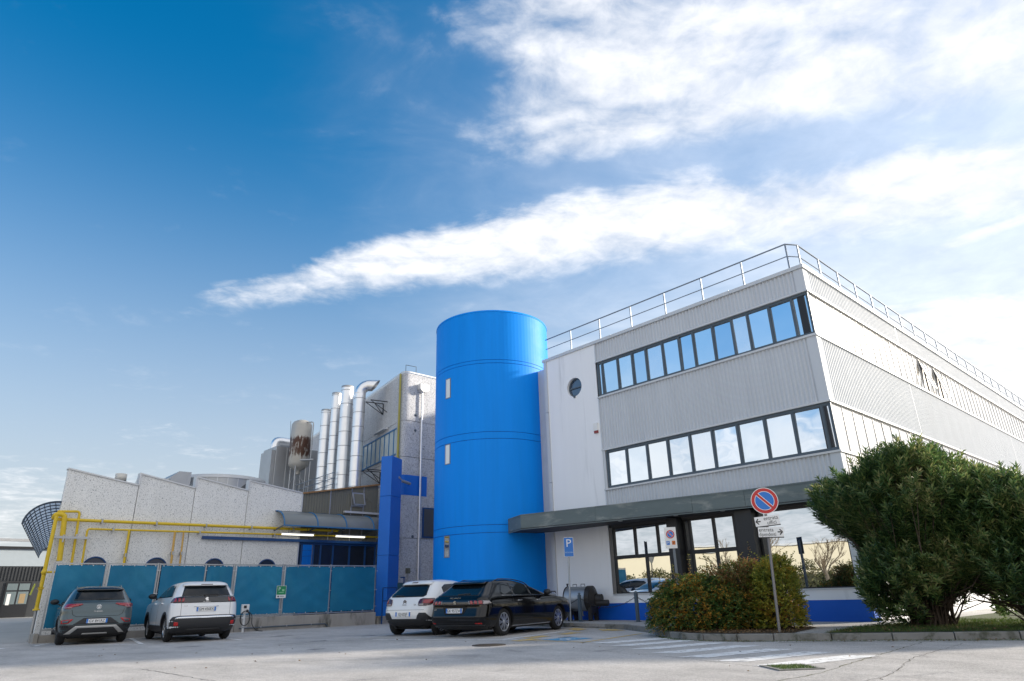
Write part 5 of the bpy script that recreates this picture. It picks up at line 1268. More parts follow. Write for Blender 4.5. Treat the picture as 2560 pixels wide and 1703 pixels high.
for sd in (1, -1):
    rp = [(.47, .80), (.47, .885), (.50, .945), (.58, .965), (.80, .965), (.845, .93), (.845, .86), (.80, .80), (.70, .775), (.50, .775)]
    tl = c.patch('tail_light', 'rear', [(sd*y, z) for y, z in rp][::sd], M_taild, .022, .03)
    c.patch('light_ring', 'rear', [(sd*y, z) for y, z in ((.62, .84), (.62, .93), (.79, .935), (.815, .89), (.79, .83))][::sd], M_tail, .028, .03, parent=tl)
    c.patch('indicator', 'rear', [(sd*y, z) for y, z in ((.49, .785), (.49, .825), (.64, .825), (.64, .785))][::sd], M_clear, .027, parent=tl)
    c.patch('bumper_ear', 'rear', [(sd*y, z) for y, z in ((.42, .42), (.47, .53), (.52, .595), (.70, .595), (.78, .50), (.86, .42))][::sd], M_clad, .01)
c.patch('lower_bumper', 'rear', [(-.84, .24), (.84, .24), (.865, .44), (-.865, .44)], M_clad, .010)
c.patch('tailgate_gap', 'rear', [(-.66, .665), (.66, .665), (.66, .672), (-.66, .672)], M_seam, .002)
c.plate('GJ 625JF', .56)
h, d = c.hit('rear', 0, .88)
ch = MB()
for z0 in (.845, .885):
    ch.bar((h.x-.012, -.055, z0-.01), (h.x-.012, 0, z0+.04), .02, .01, (1, 0, 0)); ch.bar((h.x-.012, .055, z0-.01), (h.x-.012, 0, z0+.04), .02, .01, (1, 0, 0))
ch.build('badge', mat('dark chrome', (0.2, 0.2, 0.21), 0.25, metal=.9), c.t, True)
c.label('model_letters', 'CITROEN', 0, .80, .03, MATS['dark chrome'], .006, 1.2); c.label('model_letters', 'C3', -.36, .80, .045, MATS['dark chrome'], .006, 1.2)
c.sides('side_window', [(.78, 1.10), (.95, 1.02), (2.75, 1.0), (2.3, 1.30), (1.6, 1.35), (1.0, 1.325), (.80, 1.24)], M_cglass)
for v in ('left', 'right'): c.patch('pillar', v, [(1.62, 1.03), (1.72, 1.03), (1.70, 1.34), (1.62, 1.34)], GT, .009)
c.patch('windscreen', 'front', [(-.64, 1.05), (.64, 1.05), (.53, 1.32), (-.53, 1.32)], M_cglass)
for x, z in c.wheels: c.sides('arch_trim', arch_poly(x, z, .35, .425, .25), M_clad, .014)
c.sides('sill_cladding', [(1.05, .23), (2.85, .23), (2.85, .38), (1.05, .38)], M_clad, .012)
for x in (1.85, 2.9): c.sides('door_gap', [(x, .38), (x+.01, .38), (x+.01, .99), (x, .99)], M_seam, .002)
c.add_wheels(7, .215, M_alloy); c.mirror(2.68, 1.06, M_dark); c.wiper(.10, .42, 1.03, 1.045)

# --- black estate
L = 4.78; a = R(13.5); tab = [(.17, .36, L-.38, .74), (.24, .14, L-.18, .86), (.36, .03, L-.04, .905), (.48, .0, L, .922), (.56, .03, L-.0, .925), (.70, .075, L-.02, .928), (.80, .075, L-.07, .922), (.88, .085, L-.25, .905), (.94, .115, L-.85, .885), (.99, .19, L-1.32, .855),
    (1.06, .31, L-1.52, .815), (1.16, .46, L-1.82, .75), (1.25, .59, L-2.1, .69), (1.31, .66, L-2.35, .645), (1.36, .76, L-2.65, .58), (1.39, .98, L-2.95, .47), (1.405, 1.4, L-3.2, .28)]
c = Car('estate_car', 'black estate car parked in front of the blue stair tower', place(11.80*1.035, 14.28*1.035, a, 1.03), a, tab, L, [(1.03, .335), (1.03+2.793, .335)], .335, P_black, 1.86, low=.2)
c.patch('rear_window', 'rear', [(-.66, .985), (.66, .985), (.54, 1.27), (-.54, 1.27)], M_cglass)
c.patch('roof_spoiler', 'rear', [(-.57, 1.275), (.57, 1.275), (.56, 1.325), (.46, 1.345), (-.46, 1.345), (-.56, 1.325)], P_black, .12)
c.patch('tail_light_bar', 'rear', [(-.90, .765), (.90, .765), (.89, .865), (.80, .885), (-.80, .885), (-.89, .865)], GT, .010)
for sd in (1, -1):
    for k in range(3):
        y0 = .50+k*.125; c.patch('tail_light_claw', 'rear', [(sd*y, z) for y, z in ((y0, .785), (y0+.075, .785), (y0+.05, .868), (y0-.025, .868))][::sd], M_tail, .016, .03)
    c.patch('light_gap', 'rear', [(sd*y, z) for y, z in ((.455, .785), (.475, .785), (.45, .868), (.43, .868))][::sd], M_clear, .015, .03)
    c.patch('reflector', 'rear', [(sd*y, z) for y, z in ((.64, .315), (.80, .315), (.80, .345), (.64, .345))][::sd], M_refl, .012)
c.patch('light_return', 'right', [(.10, .775), (.42, .80), (.36, .86), (.12, .87)], M_clear, .007); c.patch('light_return', 'left', [(.10, .775), (.42, .80), (.36, .86), (.12, .87)], M_clear, .007)
c.patch('plate_recess', 'rear', [(-.40, .72), (.40, .72), (.30, .545), (-.30, .545)], M_seam, .003)
c.patch('bumper_groove', 'rear', [(-.86, .47), (.86, .47), (.86, .485), (-.86, .485)], M_seam, .003)
c.patch('lower_bumper', 'rear', [(-.84, .20), (.84, .20), (.88, .30), (-.88, .30)], M_clad, .008)
c.plate('GK 957ZW', .635)
h, d = c.hit('rear', 0, .825)
lion = MB().extr([(h.x-.018, y, .825+z*.8) for y, z in ((-.045, -.05), (-.02, -.05), (-.01, -.02), (.005, -.055), (.025, -.055), (.015, -.01), (.04, .0), (.045, .025), (.02, .05), (-.02, .06), (-.045, .03), (-.025, .02), (-.05, -.01))], (-.006, 0, 0)); lion.build('badge', M_chrome, c.t, True)
c.label('model_letters', 'PEUGEOT', 0, .935, .036, M_chrome, .008, 2.4); c.label('model_letters', '508', .66, .665, .045, M_chrome, .006, 1.2)
c.sides('side_window', [(.92, 1.045), (1.05, 1.0), (3.10, .985), (2.62, 1.21), (2.2, 1.29), (1.55, 1.31), (1.12, 1.27)], M_cglass)
for v in ('left', 'right'):
    for x in (1.48, 2.32): c.patch('pillar', v, [(x, .995), (x+.075, .995), (x+.035, 1.305), (x-.03, 1.305)], GT, .009)
    c.patch('window_trim', v, [(.95, .975), (3.08, .962), (3.08, .974), (.95, .987)], M_chrome, .009)
    c.patch('light_corner', v, [(L-.42, .70), (L-.14, .66), (L-.2, .76), (L-.5, .80)], M_clear, .008)
c.patch('windscreen', 'front', [(-.68, 1.02), (.68, 1.02), (.56, 1.26), (-.56, 1.26)], M_cglass)
for x in (1.42, 2.38, 3.32): c.sides('door_gap', [(x, .30), (x+.01, .30), (x+.01, .97), (x, .97)], M_seam, .002)
for x in (1.62, 2.55): c.sides('handle', [(x, .835), (x+.2, .84), (x+.2, .862), (x, .857)], M_chrome, .03)
c.roof_rails(.95, 2.7, .58, GT)
c.sides('sill_trim', [(1.45, .21), (3.4, .21), (3.4, .235), (1.45, .235)], M_chrome, .008)
c.add_wheels(8, .232, M_alloy, pair=True); c.mirror(3.0, 1.04, M_dark); c.wiper(.0, -.36, 1.02, 1.035)

# ------------------------------------------------------------------ signs
def sign_frame(x, y, face=None):
    """right/normal vectors of a sign that faces the camera side"""
    n = Vector((-x, -y, 0)).normalized() if face is None else Vector(face).normalized()
    return Vector((-n.y, n.x, 0)), n
UP = Vector((0, 0, 1))
def disc(mb, c, r, e, n, d=.004, k=40, r0=0.0):
    a = [c+(e*math.cos(2*math.pi*i/k)+UP*math.sin(2*math.pi*i/k))*r for i in range(k)]
    if r0 == 0: mb.extr(a, n*d)
    else:
        b = [c+(e*math.cos(2*math.pi*i/k)+UP*math.sin(2*math.pi*i/k))*r0 for i in range(k)]
        mb.add([p+n*d for p in a]+[p+n*d for p in b], [(i, (i+1) % k, k+(i+1) % k, k+i) for i in range(k)])
    return mb
def no_parking(t, c, r, e, n):
    pl = disc(MB(), c, r, e, n, .004).build('sign_disc', M_signr, t)
    disc(MB(), c+n*.0045, r, e, n, .001, r0=r*.955).build('white_rim', M_signw, t)
    disc(MB(), c+n*.0045, r*.72, e, n, .0012).build('white_ring', M_signw, t)
    disc(MB(), c+n*.006, r*.68, e, n, .0015).build('blue_field', M_signb, t)
    q = R(-47); d = e*math.cos(q)+UP*math.sin(q); s = d.cross(n)
    b = MB(); w = MB()
    for mb, hw, ln, of in ((w, .125, .70, .0085), (b, .085, .735, .0095)):
        cc = c+n*of; mb.obox(cc, d*r*ln, s*r*hw, n*.0006)
    w.build('white_bar', M_signw, t); b.build('red_bar', M_signr, t)
def plate_sign(t, name, c, hw, hh, e, n, m_, d=.006, tilt=0.0, round_=.0):
    e2 = e*math.cos(tilt)+UP*math.sin(tilt); u2 = UP*math.cos(tilt)-e*math.sin(tilt)
    return MB().obox(c, e2*hw, u2*hh, n*d/2).build(name, m_, t, bevel=.002), e2, u2

# blue P sign
t = thing('parking_sign', 'blue P visitors parking sign on a thin pole beside the black estate', 'sign', (16.45, 15.33, .12))
e, n = sign_frame(16.45, 15.33)
MB().tube([(16.45, 15.33, 0.0), (16.50, 15.28, 2.70)], .028, 10).build('pole', mat('grey pole', (0.42, 0.45, 0.48), 0.45, metal=.5, var=.1), t)
c0 = Vector((16.50, 15.275, 2.385))+n*.045+e*.0
pl, e2, u2 = plate_sign(t, 'sign_plate', c0, .155, .30, e, n, M_signw)
MB().obox(c0+n*.0045, e*.145, UP*.29, n*.0012).build('blue_face', M_signb, t)
text('letter_p', 'P', .34, M_signw, t, c0+n*.006+UP*.11, e, UP, .001, local=False, stretch=1.05); text('small_letters', 'VISITATORI', .055, mat('pale letters', (.45, .6, .75), .5), t, c0+n*.006-UP*.17, e, UP, .001, local=False, stretch=.95)
MB().obox(c0-n*.004, e*.15, UP*.295, n*.0009).build('sign_back', M_signback, t)

# no-parking plate with P and tow symbols
SX, SY = 14.95, 10.24
t = thing('no_parking_plate', 'white plate with no-parking disc on a square post rising from the shrubs', 'sign', (SX, SY, .12))
e, n = sign_frame(SX, SY, (-.85, -.52, 0))
MB().obox((SX+.03, SY-.03, 1.2), e*.03, n*.03, UP*1.2).build('post', mat('grey post', (0.16, 0.185, 0.215), 0.5), t)
c0 = Vector((SX-.02, SY, 2.24))+n*.02
plate_sign(t, 'sign_plate', c0, .148, .262, e, n, M_signw)
MB().obox(c0-n*.006, e*.147, UP*.261, n*.002).build('sign_back', M_signback, t)
no_parking(t, c0+n*.006+UP*.085, .108, e, n)
for dx, m_, s_ in ((-.075, M_signb, 'P'), (.065, M_signo, None)):
    cc = c0+n*.005+UP*(-.125)+e*dx; MB().obox(cc, e*.042, UP*.048, n*.0012).build('symbol_field', m_, t)
    if s_: text('symbol', s_, .085, M_signw, t, cc+n*.0025, e, UP, .0006, local=False)
    else: MB().obox(cc+n*.0025, (e*.7+UP*.7).normalized()*.035, (e*-.7+UP*.7).normalized()*.007, n*.0006).build('symbol', M_signk, t)

# round no-parking sign with direction boards
SX, SY = 13.80, 7.06
t = thing('no_parking_sign', 'round blue and red no-parking sign with two direction boards on a pole', 'sign', (SX, SY, .12))
e, n = sign_frame(SX, SY)
MB().tube([(SX-.02, SY+.04, .08), (SX+.03, SY-.07, 2.95)], .03, 10).build('pole', mat('brown grey pole', (0.22, 0.21, 0.21), 0.5, metal=.4, var=.15), t)
no_parking(t, Vector((SX, SY, 2.72))+e*.075+n*.045, .278, e, n)
disc(MB(), Vector((SX, SY, 2.72))+e*.075+n*.044, .276, e, n, -.003).build('sign_back', M_signback, t)
for (dx, z, hw, hh, tl, s1, s2, arr) in ((.065, 2.305, .25, .098, R(4), 'entrata', 'uffici', -1), (.10, 2.07, .25, .10, R(-2), 'entrata', 'dipendenti', 1)):
    cc = Vector((SX, SY, z))+e*dx+n*.04
    pl, e2, u2 = plate_sign(t, 'direction_board', cc, hw, hh, e, n, M_signw, tilt=tl)
    MB().obox(cc-u2*(hh+.008)-n*.012, e2*hw, u2*.010, n*.012).build('board_channel', M_dark, t)
    MB().obox(cc-n*.005, e2*hw, u2*hh*.98, n*.0012).build('sign_back', M_signback, t)
    al = 'RIGHT' if arr < 0 else 'LEFT'; x0 = hw*.92 if arr < 0 else -hw*.95
    text('board_line', s1, .108, M_signk, t, cc+n*.0042+e2*x0+u2*.045, e2, u2, .0006, al, False, .95); text('board_line', s2, .108, M_signk, t, cc+n*.0042+e2*(x0-(.05 if arr < 0 else 0))-u2*.048, e2, u2, .0006, al, False, .95 if arr < 0 else .74)
    ac = cc+n*.0042+e2*(arr*hw*.80); b = MB()
    b.obox(ac-e2*arr*.03, e2*.035, u2*.012, n*.0006)
    for s_ in (1, -1): b.obox(ac+e2*arr*.005+u2*s_*.025, (e2*arr-u2*s_*1.1).normalized()*.042, (e2*arr*1.1+u2*s_).normalized()*.011, n*.0006)
    b.build('arrow', M_signk, t)

# green EV parking sign hung on the fence
t = thing('charging_bay_sign', 'small green and white P charging sign hung on the screen fence', 'sign', (11.68, 25.86, 1.33))
c0 = Vector((11.67, 25.88, 1.335)); e, n = Vector((1, 0, 0)), Vector((0, -1, 0))
MB().obox(c0, e*.19, UP*.22, n*.004).build('sign_plate', M_signw, t); MB().obox(c0+n*.005+UP*.055, e*.18, UP*.155, n*.001).build('green_field', M_signg, t)
text('letter_p', 'P', .17, M_signw, t, c0+n*.007+UP*.10-e*.08, e, UP, .0006, local=False); MB().obox(c0+n*.0068-UP*.02, e*.10, UP*.012, n*.0006).build('text_line', mat('pale green', (.3, .6, .35), .5), t)
MB().obox(c0+n*.0068+UP*.06+e*.07, e*.045, UP*.035, n*.0006).build('car_symbol', MATS['pale green'], t); MB().obox(c0+n*.005-UP*.16-e*.11, e*.03, UP*.025, n*.0006).build('logo', M_signk, t)
MB().obox(c0+n*.005-UP*.16+e*.04, e*.09, UP*.016, n*.0006).build('text_line', M_galv, t)

# ------------------------------------------------------------------ bollards and chain
def bollard(x, y, label):
    t = thing('bollard', label, 'bollard', (x, y, .12), group='steel bollards with chain')
    MB().box(x-.045, x+.045, y-.045, y+.045, .12, .92).build('post', M_frame, t, bevel=.006); MB().lathe([(.0001, 1.0), (.05, .97), (.03, .94), (.055, .92)], (x, y, 0), n=12).build('finial', M_frame, t)
    MB().box(x-.08, x+.08, y-.08, y+.08, .12, .13).build('base_plate', M_frame, t)
bollard(17.25, 15.62, 'dark steel bollard with chain in front of the steel drum'); bollard(17.35, 13.38, 'dark steel bollard with chain beside the shrubs'); bollard(17.1, 17.35, 'dark steel bollard partly hidden behind the black estate car')
def chain(a, b, sag, label):
    a, b = Vector(a), Vector(b); t = thing('chain', label, 'chain', tuple((a+b)/2), group='chains between the bollards')
    n = 34; mb = MB()
    for i in range(n):
        q = (i+.5)/n; p = a+(b-a)*q-Vector((0, 0, sag*4*q*(1-q))); q2 = q+.01; p2 = a+(b-a)*q2-Vector((0, 0, sag*4*q2*(1-q2))); d = (p2-p).normalized(); s = d.cross(UP).normalized() if i % 2 else d.cross(d.cross(UP)).normalized()
        mb.tube([p+(d*math.cos(w)*.032+s*math.sin(w)*.017) for w in [2*math.pi*k/8 for k in range(9)]], .006, 5, caps=False)
    mb.build('links', M_dark, t)
chain((17.25, 15.62, .84), (17.35, 13.38, .84), .30, 'black chain hung between the drum bollard and the shrub bollard'); chain((17.25, 15.62, .84), (17.1, 17.35, .84), .25, 'black chain running from the drum bollard behind the parking pole'); chain((17.35, 13.38, .84), (17.4, 11.6, .8), .25, 'black chain running from the shrub bollard into the shrubs')

# ------------------------------------------------------------------ old process drum on display, and a bin
DR = thing('process_drum', 'old steel process drum with red handwheel displayed by the white wall', 'machine', (17.85, 15.9, .12))
ax = Vector((.30, -.95, 0)).normalized(); cr = Vector((ax.y, -ax.x, 0)); cc = Vector((17.72, 16.0, .80))
def cyl(mb, p, q, r, n=36, caps=True): return mb.tube([p, q], r, n, caps)
M_drum = mat('dull steel drum', (0.36, 0.39, 0.43), 0.4, metal=.6, var=.2, vscale=3); M_iron = mat('dark cast iron', (0.035, 0.033, 0.034), 0.55, metal=.3, var=.25, vscale=5)
cyl(MB(), cc-ax*.44, cc+ax*.30, .385).build('drum', M_drum, DR); cyl(MB(), cc+ax*.30, cc+ax*.46, .405).build('end_ring', M_iron, DR); cyl(MB(), cc-ax*.47, cc-ax*.44, .40).build('end_ring', M_iron, DR)
MB().tube([cc+ax*.46, cc+ax*.52, cc+ax*.58], [.36, .28, .2], 32).build('end_cover', M_iron, DR); cyl(MB(), cc+ax*.5+UP*-.02, cc+ax*.78+UP*-.02, .155, 24).build('gearbox', M_iron, DR)
cyl(MB(), cc+ax*.6-UP*.14+cr*.05, cc+ax*1.02-UP*.14+cr*.05, .095, 20).build('motor', M_iron, DR)
hs = MB(); k = 10
A = [cc-ax*.30+(cr*-math.cos(R(q))+UP*math.sin(R(q)))*.392 for q in range(10, 75, 6)]; B = [p+ax*.52 for p in A]; A2 = [cc-ax*.30+(p-cc+ax*.30)*1.03 for p in A]; B2 = [p+ax*.52 for p in A2]
n_ = len(A); hs.add(A2+B2, [(i, i+1, n_+i+1, n_+i) for i in range(n_-1)]); hs.add([A[0], B[0], B2[0], A2[0]], [(0, 1, 2, 3)]); hs.add([A[-1], B[-1], B2[-1], A2[-1]], [(0, 1, 2, 3)])
hs.build('loading_door', mat('brown grime steel', (0.13, 0.105, 0.095), 0.6, metal=.3, var=.3, vscale=6), DR)
for q in (-.18, .12):
    p = cc+ax*q+UP*.39; MB().tube([p-ax*.07, p-ax*.07+UP*.07, p+ax*.07+UP*.07, p+ax*.07], .012, 6).build('lifting_handle', M_iron, DR)
for q in (-.38, -.46): p = cc+ax*q+UP*.39; MB().tube([p, p+UP*.10], [.02, .035], 8).build('valve_cap', M_iron, DR)
wc_ = cc+ax*.40-cr*.43-UP*.20; b = MB(); b.tube([wc_+(ax*math.cos(2*math.pi*i/24)+UP*math.sin(2*math.pi*i/24))*.125 for i in range(25)], .016, 8, caps=False)
for i in range(5): b.bar(wc_, wc_+(ax*math.cos(2*math.pi*i/5)+UP*math.sin(2*math.pi*i/5))*.12, .02, .014)
b.build('handwheel', mat('red wheel', (0.32, 0.015, 0.02), 0.4), DR); MB().tube([wc_, wc_+cr*.3], .018, 8).build('wheel_shaft', M_iron, DR)
for q, s_ in ((-.36, .12), (.38, .12)):
    p = cc+ax*q; prof = [p-cr*.30-UP*.68, p-cr*.30-UP*.2, p+cr*.30-UP*.2, p+cr*.30-UP*.68, p+cr*.2-UP*.68]+[p+cr*.2*math.cos(R(w))-UP*(.68-.25*math.sin(R(w))) for w in range(0, 181, 20)]+[p-cr*.2-UP*.68]
    MB().extr(prof, ax*s_).build('cradle', M_iron, DR)
MB().tube([cc-UP*.38+ax*.05, cc-UP*.5+ax*.05, cc-UP*.52+ax*.05-cr*.05], .025, 8).build('drain_tap', M_galv, DR); MB().obox(wc_-UP*.38+cr*.05, ax*.03, cr*.03, UP*.17).build('stand', M_galv, DR)
t = thing('steel_bin', 'galvanised round drum bin between the black estate and the stair tower', 'bin', (17.05, 17.1, .12))
MB().lathe([(.33, .12), (.33, .5), (.342, .51), (.33, .52), (.33, .86), (.342, .87), (.33, .88), (.33, .95)], (17.0, 16.9, 0), n=36).build('drum', M_drum, t); MB().lathe([(.34, .94), (.34, .97), (.0001, .99)], (17.0, 16.9, 0), n=36).build('lid', M_galv, t)
MB().tube([(17.05, 16.7, 1.0), (17.05, 16.7, 1.06), (17.15, 16.6, 1.06), (17.15, 16.6, 1.0)], .02, 6).build('latch', M_iron, t)

# ------------------------------------------------------------------ shrubs
def leaves(name, P_, D_, N_, ln, wd, material, parent, fold=.25, local=False):
    """many leaves as one mesh: arrays of base point, direction, side normal"""
    P_, D_, N_ = (np.asarray(x, float) for x in (P_, D_, N_)); n = len(P_)
    D_ /= np.linalg.norm(D_, axis=1)[:, None]; S = np.cross(D_, N_); S /= (np.linalg.norm(S, axis=1)[:, None]+1e-9); U = np.cross(S, D_)
    ln = np.asarray(ln).reshape(-1, 1)*np.ones((n, 1)); wd = np.asarray(wd).reshape(-1, 1)*np.ones((n, 1))
    v = np.empty((n, 4, 3)); v[:, 0] = P_; v[:, 1] = P_+D_*ln*.45+S*wd*.5+U*wd*fold; v[:, 2] = P_+D_*ln*.97-U*ln*.06; v[:, 3] = P_+D_*ln*.45-S*wd*.5+U*wd*fold
    f = np.arange(n*4).reshape(n, 4); tri = np.concatenate([f[:, [0, 1, 2]], f[:, [0, 2, 3]]])
    me = bpy.data.meshes.new(name); me.vertices.add(n*4); me.vertices.foreach_set('co', v.reshape(-1)); me.loops.add(len(tri)*3); me.loops.foreach_set('vertex_index', tri.reshape(-1).astype(np.int32))
    me.polygons.add(len(tri)); me.polygons.foreach_set('loop_start', np.arange(0, len(tri)*3, 3, dtype=np.int32)); me.polygons.foreach_set('loop_total', np.full(len(tri), 3, np.int32))
    me.update(); me.validate(); return stuff(obj(name, me, material, parent, local))
rng = np.random.default_rng(11)
def lumps(k, seed, am=.30):
    r = np.random.default_rng(seed); d = r.normal(size=(k, 3)); d /= np.linalg.norm(d, axis=1)[:, None]; return d, r.uniform(-am, am*.85, k)
def lump_f(d, L_):
    dirs, am = L_; return 1+np.sum(am[None, :]*np.exp(-((1-d@dirs.T)*11)), axis=1)

M_oleander = leaf_mat('oleander leaf', [(0.0, (0.030, 0.078, 0.026)), (0.42, (0.085, 0.160, 0.050)), (0.70, (0.19, 0.26, 0.080)), (1.0, (0.40, 0.38, 0.17))], 0.30, 1.0, 0.42)
M_stem = mat('shrub stem', (0.075, 0.055, 0.040), 0.85, var=.3, vscale=8)
def oleander(base, rx, zc_, rz, seed, label, ntip, group, fill=.55):
    r = np.random.default_rng(seed); t = thing('oleander', label, 'shrub', (*base, .13), group=group); B_ = np.array([base[0], base[1], .13])
    L_ = lumps(46, seed, .40)
    d = r.normal(size=(ntip*2, 3)); d[:, 2] += .15; d /= np.linalg.norm(d, axis=1)[:, None]
    rad = (r.uniform(0, 1, ntip*2)**.33)*.55+.45; rad *= lump_f(d, L_); stray = (r.uniform(0, 1, ntip*2) < .07) & (d[:, 2] > .1); rad[stray] *= r.uniform(1.04, 1.18, stray.sum())
    rad *= (np.abs(d)**2.7).sum(1)**(-1/2.7)
    P_ = d*rad[:, None]*np.array([rx[0], rx[1], rz])+np.array([base[0], base[1], zc_])
    # vase: narrows to the ground
    hgt = np.clip((P_[:, 2]-.13)/(zc_-.13), 0.06, 1); lim = fill+(1-fill)*hgt**.9
    ok = (np.hypot((P_[:, 0]-base[0])/rx[0], (P_[:, 1]-base[1])/rx[1]) < lim*1.12) & (P_[:, 2] > .19)
    P_ = P_[ok][:ntip]; out = P_-np.array([base[0], base[1], .2]); out /= np.linalg.norm(out, axis=1)[:, None]
    n = len(P_); sh = out*.8+r.normal(size=(n, 3))*.28+np.array([0, 0, .45]); sh /= np.linalg.norm(sh, axis=1)[:, None]
    LP, LD, LN, LL = [], [], [], []
    for node in range(6):
        for w in range(3):
            q = w*2.094+node*1.05+r.uniform(0, .6, n)
            a = np.cross(sh, np.array([.3, .2, .9])); a /= np.linalg.norm(a, axis=1)[:, None]; b = np.cross(sh, a)
            side = a*np.cos(q)[:, None]+b*np.sin(q)[:, None]; op = .95-.085*node
            dirv = side*op+sh*(1.15-op*.55)+np.array([0, 0, .03])+r.normal(size=(n, 3))*.10
            LP.append(P_+sh*(node*.042)); LD.append(dirv); LN.append(sh-side*.2); LL.append(r.uniform(.15, .23, n)*(1-.05*node))
    leaves('foliage', np.concatenate(LP), np.concatenate(LD), np.concatenate(LN), np.concatenate(LL), .036, M_oleander, t)
    mb = MB(); idx = r.choice(n, min(n, 330), False)
    for j, i in enumerate(idx):
        p0 = B_+np.array([r.normal()*.16, r.normal()*.16, -.02]); p3 = P_[i]; m1 = p0+(p3-p0)*.33+np.array([0, 0, .22])*r.uniform(.2, 1)-out[i]*.05; m2 = p0+(p3-p0)*.68+r.normal(size=3)*.06
        mb.tube([p0, m1, m2, p3], [.016+.010*(j % 4 == 0), .013, .009, .004], 5, caps=False)
    stuff(mb.build('stems', M_stem, t)); return t
oleander((16.65, 5.15), (1.62, 1.70), 1.92, 1.50, 3, 'big dark green oleander shrub in front of the office corner', 3800, 'oleander shrubs on the lawn', .62)
oleander((17.1, 3.2), (1.6, 1.72), 1.62, 1.5, 5, 'dark green oleander cut off by the frame beside the bigger one', 3200, 'oleander shrubs on the lawn', .88)

def shrub(name, label, ctr, rad, h, ntip, leafL, leafW, material, seed, per=22, arch=.5, box=2.6, group=None, shoots=0, smat=None):
    r = np.random.default_rng(seed); t = thing(name, label, 'shrub', (*ctr, .13), group=group); L_ = lumps(30, seed, .16)
    ex = np.array([.533, -.846, 0]); ey = np.array([.846, .533, 0]); C_ = np.array([ctr[0], ctr[1], .13])
    d = r.normal(size=(ntip, 3)); d[:, 2] = np.abs(d[:, 2])*1.0; d /= np.linalg.norm(d, axis=1)[:, None]
    # super-ellipsoid for a fuller, boxier outline
    s = (np.abs(d[:, 0])**box+np.abs(d[:, 1])**box+np.abs(d[:, 2])**box)**(-1/box); rr = s*(r.uniform(.45, 1, ntip)**.5)*lump_f(d, L_)
    loc = d*rr[:, None]
    P_ = C_+ex*(loc[:, :1]*rad[0])+ey*(loc[:, 1:2]*rad[1])+np.array([0, 0, 1])*(loc[:, 2:3]*h+.06)
    out = ex*(d[:, :1])+ey*d[:, 1:2]+np.array([0, 0, 1])*(d[:, 2:3]*.9+.15); n = ntip
    sh = out+r.normal(size=(n, 3))*.45; sh /= np.linalg.norm(sh, axis=1)[:, None]
    LP, LD, LN = [], [], []
    a = np.cross(sh, np.array([.1, .2, .95])); a /= np.linalg.norm(a, axis=1)[:, None]
    for k in range(per):
        q = k/per; bend_ = np.array([0, 0, -1])*(arch*q*q*.16); pos = P_+sh*(q*.20)+bend_
        sd = 1 if k % 2 else -1
        dirv = a*sd*.8+sh*.55+r.normal(size=(n, 3))*.35+np.array([0, 0, .15]); LP.append(pos); LD.append(dirv); LN.append(np.tile(np.array([0, 0, 1.]), (n, 1))+r.normal(size=(n, 3))*.45)
    LP, LD, LN = map(np.concatenate, (LP, LD, LN))
    leaves('foliage', LP, LD, LN, r.uniform(.7, 1.25, len(LP))*leafL, leafW, material, t)
    mb = MB()
    for i in r.choice(n, min(n, 160), False):
        p0 = C_+ex*r.normal()*rad[0]*.25+ey*r.normal()*rad[1]*.2; p1 = P_[i]; m_ = p0+(p1-p0)*.5+np.array([0, 0, .12]); mb.tube([p0, m_, p1], [.012, .008, .003], 4, caps=False)
    stuff(mb.build('stems', M_stem, t))
    if shoots:
        sp, sdv, sn = [], [], []; mb = MB()
        for i in range(shoots):
            x = r.uniform(-.85, .85); y = r.uniform(-.6, .6); p0 = C_+ex*x*rad[0]+ey*y*rad[1]+np.array([0, 0, h*.85]); dr_ = np.array([r.normal()*.25, r.normal()*.25, 1.0]); dr_ /= np.linalg.norm(dr_); ln_ = r.uniform(.25, .62); cv = r.normal(size=3)*.25; pts = []
            for k in range(14):
                q = k/13; p = p0+dr_*ln_*q+cv*q*q*.5-np.array([0, 0, .18*q*q]); pts.append(p)
                for s_ in (-1, 1): sp.append(p); sdv.append(np.cross(dr_, r.normal(size=3))+dr_*.5); sn.append(r.normal(size=3)+np.array([0, 0, 1.]))
            mb.tube(pts, [.005]*14, 4, caps=False)
        stuff(mb.build('shoots', M_stem, t)); leaves('shoot_leaves', sp, sdv, sn, leafL*1.1, leafW*1.1, smat or material, t)
    return t
M_coto = leaf_mat('cotoneaster leaf', [(0.0, (0.045, 0.115, 0.030)), (0.50, (0.11, 0.20, 0.052)), (0.64, (0.20, 0.25, 0.060)), (0.76, (0.55, 0.31, 0.050)), (1.0, (0.68, 0.33, 0.055))], 0.45, 2.9, 0.4)
M_berb = leaf_mat('barberry leaf', [(0.0, (0.06, 0.12, 0.032)), (0.46, (0.14, 0.19, 0.050)), (0.68, (0.32, 0.19, 0.060)), (0.82, (0.34, 0.13, 0.065)), (1.0, (0.42, 0.18, 0.08))], 0.45, 1.3, 0.4)
M_privet = leaf_mat('hedge leaf', [(0.0, (0.12, 0.18, 0.035)), (0.5, (0.31, 0.34, 0.055)), (0.8, (0.55, 0.45, 0.07)), (1.0, (0.60, 0.32, 0.07))], 0.4, 1.8, 0.42)
M_pale = leaf_mat('pale shoot leaf', [(0.0, (0.16, 0.18, 0.05)), (0.5, (0.32, 0.30, 0.10)), (1.0, (0.30, 0.11, 0.06))], 0.5, 2.0, 0.4)
shrub('cotoneaster', 'sprawling green shrub with orange leaf tips on the kerbed island', (14.42, 9.22), (1.20, .95), 1.16, 2900, .052, .026, M_coto, 21, 18, .8, 2.3, shoots=14, smat=M_pale)
shrub('barberry', 'reddish brown shrub behind the round no-parking sign', (15.05, 8.60), (.92, .75), 1.42, 1700, .046, .026, M_berb, 22, 18, .2, 3.0, shoots=26, smat=M_pale)
